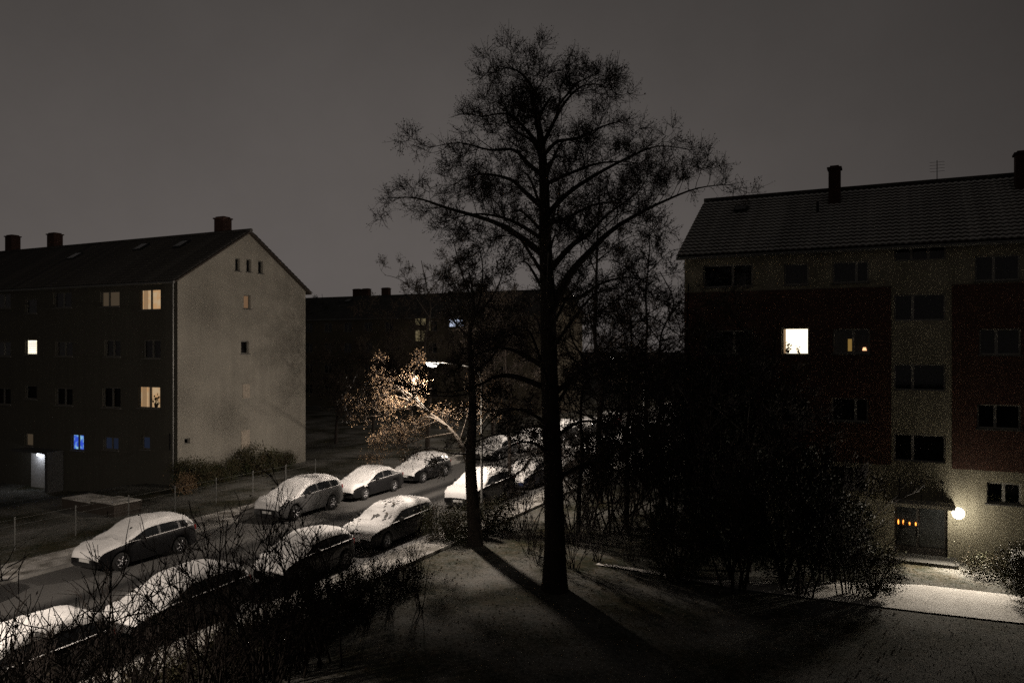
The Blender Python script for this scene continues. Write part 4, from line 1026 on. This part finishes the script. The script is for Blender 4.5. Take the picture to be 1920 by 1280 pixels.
plant('evergreen_tree', ev2, gnd(1335, 30.5), 'tall dark evergreen hiding the left end of the brick panelled block', 'tree')
plant('evergreen_tree', ev2, gnd(1262, 32.5), 'narrow dark evergreen beside the corner of the brick panelled block', 'tree', rz=1.3, sc=.72)
plant('evergreen_shrub', ev1, gnd(1470, 27.0), 'big dark evergreen shrub in front of the brick panels')
plant('evergreen_shrub', ev1, gnd(1565, 27.2), 'rounded evergreen shrub beside the snowy footpath', rz=2.0, sc=.66)
plant('evergreen_shrub', ev1, gnd(1370, 27.5), 'dark evergreen shrub between the tall tree and the big evergreen', rz=4.0, sc=.68)
plant('leafy_shrub', ev3, gnd(1640, 25.6), 'low leafy shrub overhanging the snowy footpath', rz=.6, sc=.55)
plant('leafy_shrub', ev3, gnd(1270, 27.2), 'leafy shrub behind the tall tree beside the narrow evergreen', rz=2.2, sc=.8)
plant('leafy_shrub', ev3, gnd(1932, 25.2), 'round shrub at the edge of the footpath past the globe lamp', rz=1.2, sc=.62)
# clipped hedge blocks under the forked tree
hd = leafy(9, 1.9, 1.2, 1.35, 9000, M_HEDGE, .07, True)
plant('clipped_hedge', hd, gnd(842, 31.6), 'clipped low hedge block left of the forked tree foot', 'hedge', rz=.2)
plant('clipped_hedge', hd, gnd(918, 33.0), 'clipped low hedge block right of the forked tree foot', 'hedge', rz=.5, sc=1.0)
# ground cover bed along the brick panelled block
gc = leafy(12, 7.5, 1.7, .55, 14000, M_HEDGE, .07, True)
plant('planting_bed', gc, (-3.6, RY0-1.9, gz(-3.6,32)), 'low planting bed left of the entrance door', 'plants')
plant('planting_bed', gc, (6.2, RY0-1.6, gz(6,32)), 'low planting bed below the globe lamp', 'plants', rz=math.pi)
# hedges at the foot of the gable
hg = leafy(14, 2.6, 1.6, 1.5, 7000, M_HEDGE, .08)
for k, (y_, s_) in enumerate(((31.2,1.0),(33.3,.8),(35.6,1.1),(38.2,.75))):
    plant('gable_shrub', hg, (LX+1.3, y_, gz(LX+1.3,y_)), ('first','second','third','last')[k] + ' low dark shrub from the front corner along the beige gable foot', 'shrub', 'shrubs along the gable foot', k*1.7, s_*1.1)
ho = leafy(15, 1.2, 1.0, 1.0, 1400, M_LEAFO, .07)
plant('orange_shrub', ho, (-34.0, 29.6, 0), 'small shrub with orange leaves at the corner of the gable')
# bare shrubs between the parked cars and the lawn
def bare_shrub(seed, h, n, ntw=2, lc=.25, ln=1):
    T = Tree(seed, leaf=.06, leafn=ln, up=.5, leafm_chance=lc, twigr=.008, ang=(20,55)); T.ntw = ntw; T.Ltw = .4; R = T.r
    for i in range(n):
        a = R.uniform(0, 2*math.pi); l = R.uniform(.15,.5)
        q = T.path(Vector((R.gauss(0,.18),R.gauss(0,.18),-.05)), Vector((math.cos(a)*l, math.sin(a)*l, 1)), h*R.uniform(.7,1.1), 7, .09, .05)
        T.wood.tube(q, [.028*(1-.75*k/7) for k in range(8)], 5)
        T.sub(q, .02, (2,1), (.42,.30), (.95,.5), .3)
    return T.wood.mesh('stem', M_BARK, True), T.crown.mesh('twigs', [M_TWIG, M_LEAFD])
BS = [bare_shrub(61, 3.0, 5), bare_shrub(62, 2.5, 6), bare_shrub(63, 3.4, 5)]
BSD = bare_shrub(64, 3.2, 10, 5, .6, 3)
R = random.Random(8)
spots = []
for k in range(11): spots.append((-14.8+R.uniform(-.35,.35), 8.8+k*1.35+R.uniform(-.3,.3), R.uniform(.75,1.05)*(1.0 if k < 6 else .48)))
for k in range(6): spots.append((-13.3+R.uniform(-.5,.5), 9.0+k*1.5+R.uniform(-.4,.4), R.uniform(.6,.85)))
nrow = len(spots)
for k in range(13): spots.append((-12.3+R.uniform(-.9,.9), 6.6+k*.7+R.uniform(-.3,.3), R.uniform(1.1,1.45)))
for k in range(7): spots.append((-12.9+R.uniform(-.7,.4), 13.6+k*1.0+R.uniform(-.3,.3), R.uniform(.5,.7)))
behind = [(gnd(px_, d_), s_) for px_, d_, s_ in ((1075,27.5,.6),(1120,28.5,.7),(1185,28.8,.7),(1250,27,.75),(990,29.5,.42),(1012,28,.4),(1075,31,1.2),(1105,34,1.4),(1150,33,1.5),(1185,36,1.4),(1230,34,1.6),(1205,40,1.5),(985,33,.9))]
for v_, s_ in behind:
    o = empty('bare_shrub', v_, R.uniform(0,6.28), 'tall bare shrub in the dark undergrowth behind the tall tree trunk', 'shrub', 'bare shrubs behind the tall tree', s_)
    me = BSD; mobj('stem', me[0], o); tag(mobj('twigs', me[1], o), kind='stuff')
def nearcar(y):
    n = min(NEAR, key=lambda c_: abs(c_[2]-y)); return 'lawn-side ' + n[1] + ' ' + n[0].replace('_', ' ')
for i, (x, y, s_) in enumerate(spots):
    me = BS[i % 3]; o = empty('bare_shrub', (x, y, 0), R.uniform(0,6.28), ('tall thin-stemmed bare shrub at the lawn edge before the ' if x > -13.0 else 'bare leafless shrub right beside the ' if x < -14 else 'bare shrub with few stems set back from the ') + nearcar(y), 'shrub', 'bare shrubs along the lawn side pavement', s_)
    mobj('stem', me[0], o); tag(mobj('twigs', me[1], o), kind='stuff')
# low hedge between shrubs and lawn
hl = leafy(17, 2.8, 1.5, 1.05, 5000, M_HEDGE, .08)
for k in range(6):
    plant('low_hedge', hl, (-14.4+R.uniform(-.15,.15), 9.6+k*2.3, 0), ('first','second','third','fourth','fifth','last')[k] + ' low hedge section from the near street lamp towards the forked tree', 'hedge', 'hedge sections below the bare shrubs', R_(90+R.uniform(-6,6)), R.uniform(.65,.9))
for k in range(17):
    tx, ty = -14.3+R.uniform(-.6,.4), 8.6+k*.75+R.uniform(-.3,.3)
    o = empty('twiggy_shrub', (tx, ty, 0), R.uniform(0,6.28), 'dense low twiggy shrub with withered leaves beside the ' + nearcar(ty), 'shrub', 'twiggy shrubs at the lawn edge', R.uniform(.28,.46))
    mobj('stem', BSD[0], o); tag(mobj('twigs', BSD[1], o), kind='stuff')
for px_, d_, s_ in ((1385,26.5,1.6),(1495,25.8,1.3),(1540,27.5,1.45),(1590,25.8,.85),(1310,31.5,2.5),(1400,31,2.3)):
    o = empty('twiggy_tree', gnd(px_, d_), R.uniform(0,6.28), 'tall dark many-stemmed bush among the evergreens before the brick panels', 'shrub', 'bushes among the evergreens', s_)
    mobj('stem', BSD[0], o); tag(mobj('twigs', BSD[1], o), kind='stuff')
# dead leaves stuck on the snowy estate before the forked tree
lv = MB(); RL = random.Random(2); KE = KINDS['estate']
for k in range(16):
    u = RL.uniform(.5, 2.6); xx = RL.uniform(-.55,.55); zz = lerp_prof(KE['top'], u)+.10
    p_ = Vector((NX+.2+xx, 26.4-KE['L']/2+u, zz)); a = RL.uniform(0,6.28); l = RL.uniform(.06,.13)
    d1 = Vector((math.cos(a),math.sin(a),.25))*l; d2 = Vector((-math.sin(a),math.cos(a),.3))*l*.6
    lv.face((p_-d1, p_+d2, p_+d1, p_-d2))
tag(lv.obj('dead_leaves', mat('fallen_leaf_dark', (.05,.035,.02), .8)), 'dead leaves lying on the snowy bonnet of the dark estate', 'leaves', kind='stuff')
# ------------------------------------------------------------------ fence, bin shelter, bin
fe = empty('wire_fence', (-30.6, 16, 0), 0, 'thin wire fence on posts along the pavement below the gable', 'fence')
for k in range(9):
    q = MB(); y_ = k*2.5; q.tube([(0,y_,-.1),(0,y_,1.25)], [.025,.025], 8); q.lathe([(.032,1.25),(.02,1.28),(.0,1.285)],'z',(0,y_,0),8); q.obj('post', M_METAL, fe)
for z_ in (.25,.6,.95,1.2):
    q = MB(); q.tube([(0,0,z_),(0,20,z_)], [.005,.005], 4); q.obj('wire', M_METAL, fe)
v = at(190, HOR, 37.5); gzz = gz(v.x, v.y)
bs = empty('raised_bed', (v.x, v.y, gzz), R_(-4), 'low raised bed with snow on its flat top before the courtyard', 'raised bed')
q = MB(); q.box(-2.1,.2,-.7,.7,-.1,.42); q.box(.3,2.1,-.7,.7,-.1,.52); q.obj('wall', M_TRIM, bs)
q = MB(); q.box(-2.14,.22,-.74,.74,.423,.46); q.box(.28,2.14,-.74,.74,.523,.56); q.obj('coping', M_TRIM, bs)
q = MB(); q.box(-2.1,.18,-.7,.7,.463,.51); q.box(.32,2.1,-.7,.7,.563,.61); q.obj('snow_cover', M_SNOWG, bs)
# board with pale edge beside the footpath
v = at(1912, HOR, 26.6); zz = gz(v.x, v.y)
nb = empty('low_enclosure', (v.x+.4, v.y, zz), 0, 'low dark enclosure with a pale top edge beside the footpath', 'enclosure')
q = MB(); q.box(-.6,1.6,-.4,.5,0,1.15); q.obj('side_panel', M_PLASTIC, nb)
q = MB(); q.box(-.63,1.63,-.43,.53,1.152,1.19); q.obj('top_edge', M_KERB, nb)
# ------------------------------------------------------------------ grass and fallen leaves
R = random.Random(4); gr = MB()
def skipg(x, y): return -30 < x < -15.6 or (-10.5 < x < 13 and 25.6+.18*(x+10) < y < 30.6) or y > RY0-.3
for i in range(30000):
    d = 13 + 30*R.random()**1.4; px = R.uniform(480, 1960); v = at(px, HOR, d); x, y = v.x, v.y
    if skipg(x, y): continue
    z = gz(x, y); a = R.uniform(0, 6.28); h = R.uniform(.012,.04); w = R.uniform(.008,.02); lx, ly = R.gauss(0,.04), R.gauss(0,.04)
    c, s_ = math.cos(a)*w, math.sin(a)*w
    gr.face(((x-c,y-s_,z-.005),(x+c,y+s_,z-.005),(x+lx,y+ly,z+h)))
tag(gr.obj('grass', M_GRASS), 'short frosted grass on the lawn', 'grass', kind='stuff')
fl = MB()
for i in range(2600):
    d = 14 + 24*R.random(); px = R.uniform(560, 1700); v = at(px, HOR, d); x, y = v.x, v.y
    if skipg(x, y): continue
    fl.leaf(Vector((x, y, gz(x, y)+.03)), .085, R, 0)
tag(fl.obj('fallen_leaves', mat('fallen_leaf', (.18,.13,.08), .8, .5, 1.0)), 'fallen leaves scattered over the lawn', 'leaves', kind='stuff')
